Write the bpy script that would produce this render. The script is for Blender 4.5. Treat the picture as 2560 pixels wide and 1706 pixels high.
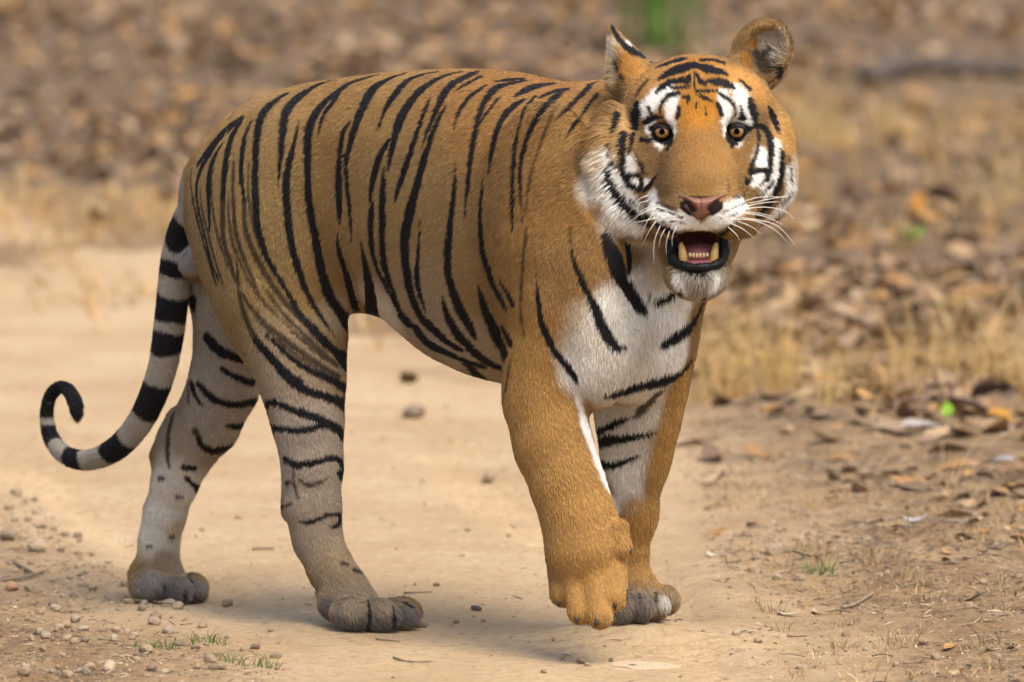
import bpy, bmesh, math, random
import numpy as np
from mathutils import Vector, Matrix, kdtree
from mathutils.bvhtree import BVHTree

for _o in list(bpy.data.objects):
    bpy.data.objects.remove(_o)
random.seed(7)
RNG = np.random.default_rng(11)
SC = bpy.context.scene
COL = SC.collection
R = math.radians

# ------------------------------------------------------------------ camera
PW, PH = 2560, 1706                    # size of the photograph
CDIST, CPITCH, FIELD = 15.5, R(5.5), 1.855
FPX = CDIST / FIELD * PW
CFWD = np.array([0, math.cos(CPITCH), -math.sin(CPITCH)])
CUP = np.array([0, math.sin(CPITCH), math.cos(CPITCH)])
CRT = np.array([1.0, 0, 0])
CAM = np.array([0, -15.42864, 2.02114])
cd = bpy.data.cameras.new('camera')
cam = bpy.data.objects.new('camera', cd)
COL.objects.link(cam)
cam.location = CAM
cam.rotation_euler = (math.pi / 2 - CPITCH, 0, 0)
cd.sensor_width = 36
cd.lens = 36 * CDIST / FIELD
cd.clip_start, cd.clip_end = 0.5, 3000
cd.dof.use_dof = True
cd.dof.focus_distance = 15.36
cd.dof.aperture_fstop = 4.1
cd.dof.aperture_blades = 9
SC.camera = cam

# ------------------------------------------------------------------ sky, sun, exposure
SUN_EL, SUN_AZ = R(58), R(52)          # azimuth: from +X towards -Y (right of and behind the camera)
world = bpy.data.worlds.new('World')
SC.world = world
world.use_nodes = True
wn = world.node_tree.nodes
sky = wn.new('ShaderNodeTexSky')
sky.sky_type = 'NISHITA'
sky.sun_disc = False
sky.sun_elevation = SUN_EL
sdir = Vector((math.cos(SUN_EL) * math.cos(SUN_AZ), -math.cos(SUN_EL) * math.sin(SUN_AZ), math.sin(SUN_EL)))
sky.sun_rotation = math.atan2(sdir.x, sdir.y)
sky.air_density, sky.dust_density, sky.ozone_density = 1.0, 3.5, 0.6
world.node_tree.links.new(sky.outputs[0], wn['Background'].inputs[0])
wn['Background'].inputs[1].default_value = 0.13
sl = bpy.data.lights.new('sun', 'SUN')
sl.energy, sl.angle, sl.color = 1.5, R(34), (1.0, 0.93, 0.80)
sun = bpy.data.objects.new('sun', sl)
COL.objects.link(sun)
sun.rotation_euler = sdir.to_track_quat('Z', 'Y').to_euler()
sun.location = (4, -4, 8)
SC.view_settings.view_transform = 'Standard'
SC.view_settings.look = 'None'
SC.view_settings.exposure = 1.08
SC.view_settings.gamma = 1
cy = SC.cycles
cy.use_denoising = True
cy.max_bounces, cy.diffuse_bounces, cy.glossy_bounces = 6, 3, 2
cy.transmission_bounces, cy.transparent_max_bounces = 4, 8
cy.caustics_reflective = cy.caustics_refractive = False
SC.cycles_curves.shape = 'RIBBONS'
SC.cycles_curves.subdivisions = 2

# ------------------------------------------------------------------ pixel -> place helpers
def ray(px, py):
    return CFWD + CRT * ((px - PW / 2) / FPX) - CUP * ((py - PH / 2) / FPX)

def on_plane(px, py, p0, n):
    d = ray(px, py)
    return CAM + d * (np.dot(np.asarray(p0) - CAM, n) / np.dot(d, n))

def at_y(px, py, y):
    return on_plane(px, py, (0, y, 0), np.array([0, 1.0, 0]))

YAW = R(40)                             # the tiger heads right and towards the camera
HEAD = np.array([math.cos(YAW), -math.sin(YAW), 0])
RIGHT = np.array([-math.sin(YAW), -math.cos(YAW), 0])
def at_v(px, py, v):                    # point on the body's lengthwise plane v metres to its right
    return on_plane(px, py, RIGHT * v, RIGHT)
L2W = np.stack([HEAD, RIGHT, np.array([0, 0, 1.0])])        # rows: local axes
def loc(p):                             # world -> body frame (u forward, v right, z up)
    return np.asarray(p) @ L2W.T
def bx(px, py, v):
    return loc(at_v(px, py, v))
def hx(px, py, c):                      # head: c metres in front of the eyes' plane
    return loc(at_y(px, py, -0.40 - c))
MPP = 1 / 1382.0                        # metres per photo pixel at the tiger
# ------------------------------------------------------------------ the tiger's body as one distance field
VOX = 0.005
GMIN = np.array([-1.30, -0.36, -0.03])
GMAX = np.array([0.76, 0.42, 1.16])
GN = np.ceil((GMAX - GMIN) / VOX).astype(int) + 1
AX = [(GMIN[i] + VOX * np.arange(GN[i])).astype(np.float32) for i in range(3)]
FLD = np.full(tuple(GN), 0.2, np.float32)

def smin(a, b, k):
    if k <= 0:
        return np.minimum(a, b)
    h = np.maximum(k - np.abs(a - b), 0) / k
    return np.minimum(a, b) - h * h * (k * 0.25)

def smax(a, b, k):
    return -smin(-a, -b, k)

def block(lo, hi):
    s = []
    for i in range(3):
        a = int(max(0, math.floor((lo[i] - GMIN[i]) / VOX)))
        b = int(min(GN[i], math.ceil((hi[i] - GMIN[i]) / VOX) + 1))
        s.append(slice(a, max(b, a)))
    g = np.meshgrid(AX[0][s[0]], AX[1][s[1]], AX[2][s[2]], indexing='ij', sparse=True)
    return tuple(s), g

def put(lo, hi, fn, k=0.02, cut=False):
    m = k + 0.02
    s, g = block(np.asarray(lo) - m, np.asarray(hi) + m)
    if 0 in FLD[s].shape:
        return
    d = fn(*g)
    FLD[s] = smax(FLD[s], -d, k) if cut else smin(FLD[s], d, k)

def ellipsoid(c, r, k=0.02, ax=None, cut=False):
    """ax: rows are the ellipsoid's own axes in the body frame"""
    c = np.asarray(c); r = np.asarray(r, float)
    A = np.eye(3) if ax is None else np.asarray(ax)
    ext = np.sqrt(((A * r[:, None]) ** 2).sum(0))
    def fn(x, y, z):
        x = x - c[0]; y = y - c[1]; z = z - c[2]
        q = [(x * A[i, 0] + y * A[i, 1] + z * A[i, 2]) for i in range(3)]
        k0 = np.sqrt(sum((q[i] / r[i]) ** 2 for i in range(3)))
        k1 = np.sqrt(sum((q[i] / r[i] ** 2) ** 2 for i in range(3))) + 1e-6
        return k0 * (k0 - 1) / k1
    put(c - ext, c + ext, fn, k, cut)

def cone(a, b, ra, rb, k=0.02, lat=1.0, cut=False):
    """round cone; lat widens it along the body's side axis"""
    a = np.asarray(a, float); b = np.asarray(b, float)
    S = np.array([1, 1 / lat, 1])
    rm = max(ra, rb) * max(1, lat)
    A, Bv = a * S, (b - a) * S
    L2 = float(Bv @ Bv) + 1e-9
    def fn(x, y, z):
        px, py, pz = x - A[0], y * S[1] - A[1], z - A[2]
        t = np.clip((px * Bv[0] + py * Bv[1] + pz * Bv[2]) / L2, 0, 1)
        d = np.sqrt((px - t * Bv[0]) ** 2 + (py - t * Bv[1]) ** 2 + (pz - t * Bv[2]) ** 2)
        return (d - (ra + (rb - ra) * t)) * min(1, lat)
    put(np.minimum(a, b) - rm, np.maximum(a, b) + rm, fn, k, cut)

def limb(pts, ks=0.03, ke=0.012, lat=1.0):
    """pts: (px, py, v, half width in px)"""
    P = [bx(p[0], p[1], p[2]) for p in pts]
    n = len(pts) - 1
    for i in range(n):
        k = ks + (ke - ks) * i / max(1, n - 1)
        cone(P[i], P[i + 1], pts[i][3] * MPP - FURT, pts[i + 1][3] * MPP - FURT, k, lat)

FURT = 0.005                            # what the coat adds to every outline

# torso: stations along the spine (u, back, belly, half width, power)
ST = np.array([
    (-0.795, 0.775, 0.710, 0.015, 2.0), (-0.77, 0.815, 0.660, 0.036, 2.0), (-0.73, 0.866, 0.610, 0.072, 2.0), (-0.65, 0.917, 0.565, 0.115, 2.1),
    (-0.56, 0.953, 0.548, 0.145, 2.2), (-0.48, 0.980, 0.546, 0.163, 2.2), (-0.33, 1.002, 0.556, 0.164, 2.2),
    (-0.25, 1.010, 0.545, 0.174, 2.3), (-0.14, 1.017, 0.478, 0.190, 2.3), (-0.05, 1.018, 0.452, 0.198, 2.3),
    (0.03, 1.012, 0.444, 0.200, 2.3), (0.13, 0.998, 0.446, 0.196, 2.2), (0.23, 0.972, 0.462, 0.180, 2.1),
    (0.31, 0.930, 0.505, 0.155, 2.0), (0.37, 0.870, 0.575, 0.110, 2.0), (0.405, 0.790, 0.66, 0.040, 2.0)])
def torso(x, y, z):
    us = ST[:, 0]
    ur = x.ravel()
    uc = np.clip(ur, us[0], us[-1])
    # monotone smooth interpolation of the stations on a fine table
    tab = np.linspace(us[0], us[-1], 400)
    cols = []
    for j in range(1, 5):
        c = np.interp(tab, us, ST[:, j])
        for _ in range(2):
            c = np.convolve(np.pad(c, 6, mode='edge'), np.ones(13) / 13, 'valid')
        cols.append(np.interp(uc, tab, c).astype(np.float32)[:, None, None])
    top, bot, hw, pw = cols
    top, bot = top - FURT, bot + FURT
    zc, hh = bot + (top - bot) * 0.52, (top - bot) * 0.5
    e = (np.abs(y) / hw) ** pw + (np.abs(z - zc) / hh) ** pw
    e = e ** (1 / pw)
    d = (e - 1) * np.minimum(hw, hh) * 0.9
    over = np.maximum(us[0] - x, x - us[-1])
    return np.maximum(d, over).astype(np.float32)
put((ST[0, 0], -0.22, 0.42), (ST[-1, 0], 0.22, 1.04), torso, 0)

# neck and breast
HB = hx(1728, 350, -0.27)               # back of the skull
cone((0.16, 0.0, 0.80), HB, 0.160, 0.118, 0.07)
cone((0.12, 0.0, 0.84), hx(1700, 310, -0.28), 0.12, 0.095, 0.06)
cone((0.24, 0.02, 0.66), hx(1700, 540, -0.235), 0.145, 0.11, 0.06)
ellipsoid(bx(1575, 790, 0.02), (0.10, 0.135, 0.16), 0.05)
ellipsoid(bx(1640, 800, -0.10), (0.075, 0.075, 0.15), 0.04)
ellipsoid(bx(1478, 850, 0.125), (0.095, 0.070, 0.125), 0.018, np.array([[.94, .34, 0], [-.34, .94, 0], [0, 0, 1.0]]))
# shoulder blades and upper arms
ellipsoid(bx(1370, 520, 0.150), (0.125, 0.058, 0.19), 0.05)
ellipsoid(bx(1400, 640, 0.165), (0.125, 0.062, 0.17), 0.05)
ellipsoid((0.14, -0.14, 0.70), (0.11, 0.055, 0.20), 0.05)
for _a, _b in (((1306, 560, .205), (1288, 720, .208)), ((1288, 720, .208), (1264, 880, .200))):   # fold behind the upper arm
    cone(bx(*_a), bx(*_b), .016, .018, 0.02, cut=True)
# rump and thighs
ellipsoid(bx(655, 560, 0.085), (0.135, 0.072, 0.19), 0.09)
ellipsoid(bx(700, 690, 0.105), (0.145, 0.072, 0.19), 0.04)
ellipsoid(bx(600, 640, -0.085), (0.13, 0.07, 0.20), 0.04)

# right hind leg (near, planted forward)
limb([(700, 760, .105, 140), (742, 860, .11, 132), (757, 960, .115, 113), (770, 1060, .12, 95), (781, 1160, .122, 82),
      (783, 1270, .122, 76), (793, 1345, .122, 68), (826, 1420, .122, 64), (862, 1475, .125, 66), (900, 1520, .125, 60)], 0.03, 0.015, 0.80)
cone(bx(728, 1130, .118), bx(728, 1275, .118), 0.012, 0.017, 0.02)
# left hind leg (far, trailing)
limb([(600, 760, -.10, 110), (575, 860, -.10, 96), (560, 960, -.10, 96), (520, 1050, -.10, 90), (470, 1120, -.10, 78), (438, 1200, -.10, 66),
      (412, 1284, -.10, 60), (398, 1350, -.10, 59), (394, 1425, -.10, 66), (405, 1450, -.10, 62)], 0.03, 0.015, 0.80)
cone(bx(447, 1048, -.10), bx(404, 1135, -.10), 0.018, 0.018, 0.03)
# right foreleg (near, lifted, wrist hanging)
limb([(1392, 640, .155, 118), (1376, 760, .16, 108), (1358, 900, .165, 101), (1356, 1000, .17, 98), (1382, 1110, .175, 99), (1420, 1215, .18, 95),
      (1449, 1306, .18, 98), (1461, 1385, .185, 101), (1466, 1450, .185, 86)], 0.04, 0.015, 0.85)
# left foreleg (far, planted)
limb([(1600, 860, -.10, 120), (1598, 979, -.10, 112), (1594, 1060, -.10, 102), (1590, 1142, -.105, 88), (1586, 1284, -.11, 62),
      (1570, 1393, -.11, 55), (1575, 1450, -.11, 58), (1590, 1490, -.11, 58)], 0.04, 0.012, 0.85)

# paws: toes as (px, py, v, rx, ry, rz) with a metatarsal pad behind
def paw(toes, pads, k=0.003):
    for (px, py, v, a, b, c) in pads:
        ellipsoid(bx(px, py, v), (a, b, c), 0.02)
    for (px, py, v, a, b, c) in toes:
        ellipsoid(bx(px, py, v), (a, b, c), k)
paw([(880, 1534, .172, .046, .029, .030), (942, 1537, .145, .050, .027, .030), (992, 1536, .098, .046, .026, .029), (1010, 1530, .055, .036, .024, .027)],
    [(868, 1512, .125, .055, .048, .034)], 0.008)
paw([(372, 1465, -.045, .044, .028, .029), (430, 1476, -.072, .046, .026, .029), (472, 1475, -.112, .042, .024, .028), (480, 1466, -.15, .034, .023, .026)],
    [(388, 1442, -.095, .050, .050, .036)], 0.008)
paw([(1532, 1521, -.045, .044, .026, .029), (1580, 1518, -.075, .046, .025, .030), (1622, 1511, -.110, .044, .024, .029), (1656, 1499, -.15, .036, .023, .027)],
    [(1578, 1480, -.11, .050, .054, .038)], 0.008)
# hanging paw: toes point down
for (a, b, ra, rb) in [((1414, 1340, .165), (1410, 1482, .215), .034, .025), ((1442, 1340, .180), (1450, 1530, .232), .033, .022),
                       ((1482, 1340, .175), (1500, 1540, .222), .033, .023), ((1518, 1340, .150), (1534, 1494, .195), .034, .024)]:
    cone(bx(*a), bx(*b), ra, rb, 0.009)
cone(bx(1545, 1320, .165), bx(1557, 1372, .17), .017, .016, 0.010)

# tail
TAIL = [(590, 390, 0, 54), (548, 418, 0, 54), (514, 466, 0, 50), (486, 520, 0, 47), (464, 565, 0, 45), (447, 615, 0, 45), (438, 665, 0, 45), (430, 760, 0, 46), (420, 846, 0, 45), (407, 920, 0, 42), (385, 985, 0, 41),
        (355, 1050, 0, 39), (307, 1111, 0, 37), (255, 1143, 0, 34), (205, 1153, 0, 31), (158, 1138, 0, 29), (126, 1097, 0, 26), (115, 1041, 0, 23),
        (122, 995, 0, 22), (143, 968, 0, 22), (166, 970, 0, 22), (183, 994, 0, 23), (192, 1022, 0, 22), (193, 1035, 0, 17)]
def chaikin(P, n=2):
    P = np.asarray(P, float)
    for _ in range(n):
        Q = [P[0]]
        for a, b in zip(P[:-1], P[1:]):
            Q += [a * .75 + b * .25, a * .25 + b * .75]
        Q.append(P[-1]); P = np.array(Q)
    return P
TAILF = chaikin(TAIL, 2)
TAILP = np.array([bx(p[0], p[1], p[2]) for p in TAILF])
TAILR = TAILF[:, 3] * MPP - 0.004
for i in range(len(TAILP) - 1):
    cone(TAILP[i], TAILP[i + 1], TAILR[i], TAILR[i + 1], 0.03 if i < 10 else 0.0)
ellipsoid(bx(486, 650, 0.0), (.034, .034, .038), 0.008)

# head
MH = 1 / 1425.0
WX = loc(np.array([1.0, 0, 0])); WY = loc(np.array([0, -1.0, 0])); WZ = np.array([0, 0, 1.0])
HAX = np.stack([WX, WZ, WY])            # image right, up, towards the camera
def hel(px, py, c, r, k=0.02, cut=False, rot=0.0, turn=0.0):
    A = HAX
    if turn:
        x2 = WX * math.cos(turn) + WY * math.sin(turn)
        A = np.stack([x2, WZ, WY * math.cos(turn) - WX * math.sin(turn)])
    if rot:
        A = np.stack([A[0] * math.cos(rot) + A[1] * math.sin(rot), A[1] * math.cos(rot) - A[0] * math.sin(rot), A[2]])
    ellipsoid(hx(px, py, c), r, k, A, cut)
hel(1742, 290, -.120, (.137, .108, .125), 0.05)                 # skull
hel(1734, 415, -.110, (.146, .118, .105), 0.04)                 # cheeks
hel(1535, 405, -.060, (.044, .105, .040), 0.022, rot=.02)        # ruff
hel(1926, 400, -.100, (.042, .098, .045), 0.03, rot=.0)
hel(1590, 515, -.065, (.062, .044, .045), 0.03, rot=-.5)
hel(1868, 495, -.110, (.050, .046, .050), 0.03, rot=.5)
cone(hx(1749, 290, -.060), hx(1753, 478, .055), .058, .056, 0.04)     # bridge of the nose
cone(hx(1712, 330, -.062), hx(1726, 480, .040), .050, .046, 0.04)
cone(hx(1786, 330, -.062), hx(1780, 480, .040), .050, .046, 0.04)
hel(1662, 272, -.045, (.048, .030, .037), 0.035)                # brows
hel(1838, 272, -.045, (.048, .030, .037), 0.035)
hel(1632, 400, -.052, (.060, .052, .045), 0.04)                 # cheek bones
hel(1868, 400, -.052, (.058, .052, .045), 0.04)
hel(1655, 480, -.030, (.058, .055, .050), 0.04)
hel(1850, 480, -.030, (.056, .055, .050), 0.04)
hel(1700, 539, .045, (.060, .036, .056), 0.02, rot=.12)         # whisker pads
hel(1806, 539, .045, (.060, .036, .056), 0.02, rot=-.12)
hel(1753, 508, .083, (.046, .024, .030), 0.02)                  # nose tip
cone(hx(1744, 676, .015), hx(1740, 580, -.10), .048, .078, 0.03)      # lower jaw
hel(1745, 684, .030, (.053, .031, .048), 0.02)                  # chin
for _x, _w in ((1720, .028), (1744, .032), (1768, .028)):          # open mouth
    hel(_x, 622, .035, (_w, .038, .085), 0.010, cut=True)
hel(1655, 331, .004, (.022, .017, .018), 0.012, cut=True)       # eye sockets
hel(1842, 329, .004, (.022, .017, .018), 0.012, cut=True)
# ears: hollow cups
hel(1903, 134, -.160, (.052, .064, .034), 0.025, rot=-.45, turn=-.15)
hel(1912, 136, -.133, (.042, .053, .032), 0.008, cut=True, rot=-.45, turn=-.15)
cone(hx(1578, 190, -.150), hx(1529, 78, -.165), .043, .009, 0.02)       # left ear, turned side-on
hel(1512, 150, -.128, (.024, .055, .026), 0.010, cut=True, rot=.30)

def surface_nets(F):
    nx, ny, nz = F.shape
    S = F < 0
    c = [S[:-1, :-1, :-1], S[1:, :-1, :-1], S[:-1, 1:, :-1], S[1:, 1:, :-1], S[:-1, :-1, 1:], S[1:, :-1, 1:], S[:-1, 1:, 1:], S[1:, 1:, 1:]]
    cnt = sum(x.astype(np.uint8) for x in c)
    act = (cnt > 0) & (cnt < 8)
    I = np.argwhere(act)
    idx = np.full(act.shape, -1, np.int32)
    idx[act] = np.arange(len(I), dtype=np.int32)
    corners = np.array([(i & 1, (i >> 1) & 1, (i >> 2) & 1) for i in range(8)])
    V = np.stack([F[I[:, 0] + o[0], I[:, 1] + o[1], I[:, 2] + o[2]] for o in corners], 1)
    acc = np.zeros((len(I), 3)); n = np.zeros(len(I))
    for a in range(8):
        for ax in range(3):
            b = a | (1 << ax)
            if b == a: continue
            m = (V[:, a] < 0) != (V[:, b] < 0)
            t = np.where(m, V[:, a] / np.where(m, V[:, a] - V[:, b], 1), 0)
            p = corners[a] + np.outer(t, np.eye(3)[ax])
            acc[m] += p[m]; n[m] += 1
    P = (I + acc / n[:, None]) * VOX + GMIN
    quads = []
    for ax in range(3):
        o1, o2 = (ax + 1) % 3, (ax + 2) % 3
        sl0 = [slice(None)] * 3; sl1 = [slice(None)] * 3
        sl0[ax] = slice(0, -1); sl1[ax] = slice(1, None)
        A, Bq = S[tuple(sl0)], S[tuple(sl1)]
        E = np.argwhere(A != Bq)
        E = E[(E[:, o1] > 0) & (E[:, o2] > 0) & (E[:, o1] < F.shape[o1] - 1) & (E[:, o2] < F.shape[o2] - 1)]
        d1 = np.eye(3, dtype=int)[o1]; d2 = np.eye(3, dtype=int)[o2]
        def ix(e): return idx[e[:, 0], e[:, 1], e[:, 2]]
        q = np.stack([ix(E - d1 - d2), ix(E - d2), ix(E), ix(E - d1)], 1)
        inside = A[E[:, 0], E[:, 1], E[:, 2]]
        q[inside] = q[inside][:, ::-1]          # (u, v, z) is a left-handed frame
        quads.append(q)
    return P, np.concatenate(quads)

BV, BQ = surface_nets(FLD)
# a touch of smoothing, then keep only the largest connected shell
def relax(P, Q, it=3, lam=0.5):
    e = np.concatenate([Q[:, [0, 1]], Q[:, [1, 2]], Q[:, [2, 3]], Q[:, [3, 0]]])
    n = np.bincount(e.ravel(), minlength=len(P)).astype(float)
    for s in range(it * 2):
        m = np.zeros_like(P)
        for j in range(3):
            m[:, j] = np.bincount(e[:, 0], P[e[:, 1], j], len(P)) + np.bincount(e[:, 1], P[e[:, 0], j], len(P))
        l = lam if s % 2 == 0 else -lam * 0.94
        P = P + l * (m / n[:, None] - P)
    return P
BV = relax(BV, BQ)
del FLD
BW = BV @ L2W                           # world positions
def mesh_np(name, V, Q):
    me = bpy.data.meshes.new(name)
    me.vertices.add(len(V)); me.vertices.foreach_set('co', np.ascontiguousarray(V, np.float32).ravel())
    k = Q.shape[1]
    me.loops.add(Q.size); me.loops.foreach_set('vertex_index', np.ascontiguousarray(Q, np.int32).ravel())
    me.polygons.add(len(Q))
    me.polygons.foreach_set('loop_start', np.arange(0, Q.size, k, dtype=np.int32))
    me.polygons.foreach_set('loop_total', np.full(len(Q), k, np.int32))
    me.update(calc_edges=True)
    return me
body_me = mesh_np('body', BW, BQ)
body_me.polygons.foreach_set('use_smooth', np.ones(len(BQ), bool))
# ------------------------------------------------------------------ coat: markings and painted crease shade traced on the animal's surface
BVH = BVHTree.FromPolygons(BW.tolist(), BQ.tolist(), epsilon=0.0)
def hit(px, py):
    d = Vector(ray(px, py)).normalized()
    p, n, i, t = BVH.ray_cast(Vector(CAM), d)
    return (np.array(p), np.array(n)) if p is not None else (None, None)

def tr(ox, oy, f):                      # crops of the photograph the strokes were measured in
    return lambda x, y: (ox + x / f, oy + y / f)
T2, T3, T4, T5, T6, T1 = tr(440, 160, 1.96), tr(60, 560, 2.306), tr(300, 840, 2.01), tr(1180, 560, 2.8), tr(1220, 1000, 2.613), tr(1420, 20, 2.1774)
FS = {id(T1): 2.1774, id(T2): 1.96, id(T3): 2.306, id(T4): 2.01, id(T5): 2.8, id(T6): 2.613}
BLK, BRN, WHT = (0.011, 0.0095, 0.010), (0.040, 0.024, 0.012), (0.90, 0.87, 0.80)
STROKES = []                            # stripes and painted creases: (3D points, half widths, colour)
def stroke(T, txt, col=BLK, mirror=False, gain=1.0):
    """txt: 'x,y,w x,y,w ...' along the middle of a marking or painted crease, w its width"""
    v = [tuple(float(q) for q in s.split(',')) for s in txt.split()]
    f = FS[id(T)]
    a = np.array([(*T(x, y), w / f) for x, y, w in v])
    a = chaikin(a, 2) if len(a) > 2 else a
    L = np.hypot(*np.diff(a[:, :2], axis=0).T)
    s = np.concatenate([[0], np.cumsum(L)])
    n = max(2, int(s[-1] / 3.0))
    q = np.linspace(0, s[-1], n)
    px, py, w = (np.interp(q, s, a[:, j]) for j in range(3))
    pts, ws = [], []
    gx, gy = (np.gradient(px), np.gradient(py)) if n > 1 else ([1], [0])
    for i, (x, y, ww) in enumerate(zip(px, py, w)):
        p, nn = hit(x, y)
        if p is None: continue
        # the width was read square to the line of sight: spread it over the sloping skin
        d = ray(x, y); d = d / np.linalg.norm(d)
        g = math.hypot(gx[i], gy[i]) + 1e-9
        M = CRT * (-gy[i] / g) - CUP * (gx[i] / g)
        sl_ = (M @ nn) / min(-.2, d @ nn)
        ww = ww * min(1.9, math.sqrt(1 + sl_ * sl_))
        if pts and np.linalg.norm(p - pts[-1]) > 0.05:
            pass
        pts.append(p); ws.append(ww * 0.5 * MPP * gain * (1.0 if col == WHT else 1.26 if T is T1 else 1.14) + (0.0008 if ww > 5 and col != WHT else 0))
    if not pts: return
    pts = np.array(pts); ws = np.array(ws)
    STROKES.append((pts, ws, col))
    if mirror:
        l = loc(pts) * np.array([1, -1, 1])
        STROKES.append((l @ L2W, ws, col))

for t in """540,150,14 470,190,24 420,250,28 400,330,30 392,450,28 388,600,28 395,750,30 410,860,26 450,960,22 510,1060,18 570,1160,20 600,1220,24 700,1330,30 800,1430,34 850,1490,36
760,85,16 690,105,24 620,150,30 560,200,32 530,260,34 522,350,30 515,440,24 505,540,12 503,600,3
605,270,3 590,340,12 575,420,20 550,500,28 540,600,30 545,720,32 560,850,30 590,980,28 625,1080,24 670,1180,18 730,1270,12 780,1340,4
1000,55,10 930,72,16 850,95,22 790,140,26 720,200,26 680,250,30 655,310,36 645,380,34 645,500,30 650,650,30 665,760,32 690,880,36 710,1000,38 740,1120,42 790,1200,44 840,1270,40 865,1320,24
800,130,18 770,190,20 730,240,16 710,290,12 695,370,3
1120,50,14 1040,75,24 970,115,32 930,180,34 900,250,32 875,320,28 855,390,24 840,470,18 830,540,8
855,285,8 820,330,16 808,400,20 800,480,22 797,600,28 800,700,28 803,790,6
830,450,14 840,580,16 850,700,14 860,800,10 862,870,3
800,450,12 850,462,12
790,820,5 800,920,16 830,1010,22 855,1100,24 880,1190,22 892,1240,18
905,870,5 925,960,22 945,1060,36 960,1150,44 965,1230,40
1280,42,10 1200,55,18 1130,85,24 1080,140,26 1040,200,22 1010,260,14 990,330,3
1400,42,10 1310,60,18 1220,110,26 1160,170,30 1120,230,34 1090,300,36 1070,370,28 1055,450,20 1040,520,5
1045,375,12 1010,430,26 985,500,26 965,570,24 955,640,18 950,690,6
1020,510,6 1015,600,24 1012,700,26 1010,800,26 1012,900,26 1020,990,26 1050,1080,22 1075,1150,20 1095,1220,30 1130,1260,36
960,690,20 955,760,26 955,850,22 965,930,20 985,1000,16 1020,1070,14 1060,1150,12 1090,1210,8
1250,165,4 1215,240,14 1185,330,18 1150,440,22 1115,540,24 1085,620,18 1068,700,3
1470,40,18 1420,65,30 1360,95,30 1310,150,28 1280,220,22 1250,290,18 1225,350,12 1205,420,3
1320,210,6 1280,280,16 1250,360,22 1225,440,26 1200,520,28 1180,600,30 1160,680,36 1140,760,40 1125,830,40 1120,920,38 1130,1010,34 1145,1100,32 1170,1180,30 1210,1250,34 1270,1310,30 1340,1370,24 1400,1400,14
1490,65,14 1420,100,14 1350,150,3
1195,770,3 1195,860,10 1185,960,12 1180,1050,22 1195,1130,20 1225,1220,4
1515,110,6 1450,150,14 1400,210,16 1375,260,12 1355,340,3
1710,85,10 1620,100,20 1560,120,26 1520,170,24 1490,240,20 1470,320,20 1450,420,22 1440,520,20 1425,640,14 1415,760,3
1580,170,8 1530,230,12 1490,290,12
1370,480,3 1368,560,14 1360,680,18 1345,800,24 1330,900,30 1330,1000,30 1350,1100,34 1390,1200,38 1440,1290,34 1465,1340,16
1700,180,14 1640,220,26 1590,290,30 1560,380,24 1545,460,16 1530,560,3
1510,540,3 1495,650,12 1490,780,18 1500,900,20 1525,1000,26 1560,1090,26 1600,1160,20 1620,1200,10
1590,1060,5 1630,1130,14 1650,1180,16
1480,1080,6 1500,1160,24 1540,1260,40 1580,1340,46 1610,1400,46
1600,1290,14 1640,1370,20
1305,1130,5 1320,1200,22 1350,1280,34 1410,1360,36 1470,1420,34 1540,1470,30 1600,1490,20
1180,1300,34 1230,1370,40 1300,1400,30 1380,1440,20 1500,1480,20
1430,1470,30 1490,1530,40
1760,160,10 1710,220,12 1680,320,10 1660,420,14 1650,560,14 1650,700,12 1652,820,3
1880,140,20 1800,220,20 1740,320,20 1700,430,18 1685,540,14 1690,660,9 1700,760,4
1830,100,28 1760,110,34 1700,140,24 1665,160,8
1690,75,18 1620,80,24 1570,90,8
1910,125,20 1840,140,16 1780,170,7
2038,100,16 1960,180,16 1900,240,12 1850,290,3
2060,150,12 1980,260,12 1930,330,9 1905,380,3
320,270,18 240,330,26 170,410,24 110,490,14
330,270,8 280,340,20 255,420,24 240,520,24 232,650,20
370,280,6 340,350,14 325,430,18 320,540,18 335,660,14
230,390,5 190,450,14 165,530,16 160,620,16 165,720,14 165,810,6
240,340,8 170,430,18 120,520,18 100,600,12 105,690,10 130,790,10 150,880,8 170,960,8 210,1060,6
80,520,10 75,600,8 95,720,8 130,850,8 165,980,7 200,1080,6
400,1355,20 470,1440,30 540,1520,34 600,1560,36""".split('\n'):
    stroke(T2, t, mirror=True)
for t in """232,650,20 230,780,20 235,880,20 270,980,16 300,1080,10
335,660,14 335,760,18 350,850,20 390,940,24 450,1050,24 520,1150,24 600,1240,24 680,1330,22 760,1400,12
285,440,3 280,540,12 280,640,14 285,750,16 295,840,16 330,950,14 380,1060,10 420,1160,3
300,960,6 305,1060,16 320,1180,18 350,1270,22 400,1360,22
300,1080,4 350,1170,14 430,1270,20 520,1340,26 620,1420,28 700,1480,32 790,1540,34
430,1090,5 520,1220,16 610,1310,18 700,1400,18 790,1480,12
1850,230,9 1800,360,9 1750,500,8 1725,620,8 1715,740,5
120,610,4 125,700,9 150,800,9 175,900,9 205,1000,9 235,1090,4""".split('\n'):
    stroke(T2, t, BRN, mirror=True)
for t in '''300,300,5 262,380,9 245,470,10 235,560,8
205,440,4 180,520,8 172,600,9 180,700,8 195,800,8 225,900,8 260,1000,6
262,640,4 258,740,9 270,850,10 310,960,10 360,1070,10 430,1170,10 520,1260,8
360,480,4 352,580,8 362,700,9 378,800,8 410,900,6
450,1180,5 540,1280,11 640,1370,13 740,1450,12
380,1220,5 450,1310,12 540,1390,14 650,1470,14 760,1540,12'''.split('\n'): stroke(T2, t, BRN, mirror=True)
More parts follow.
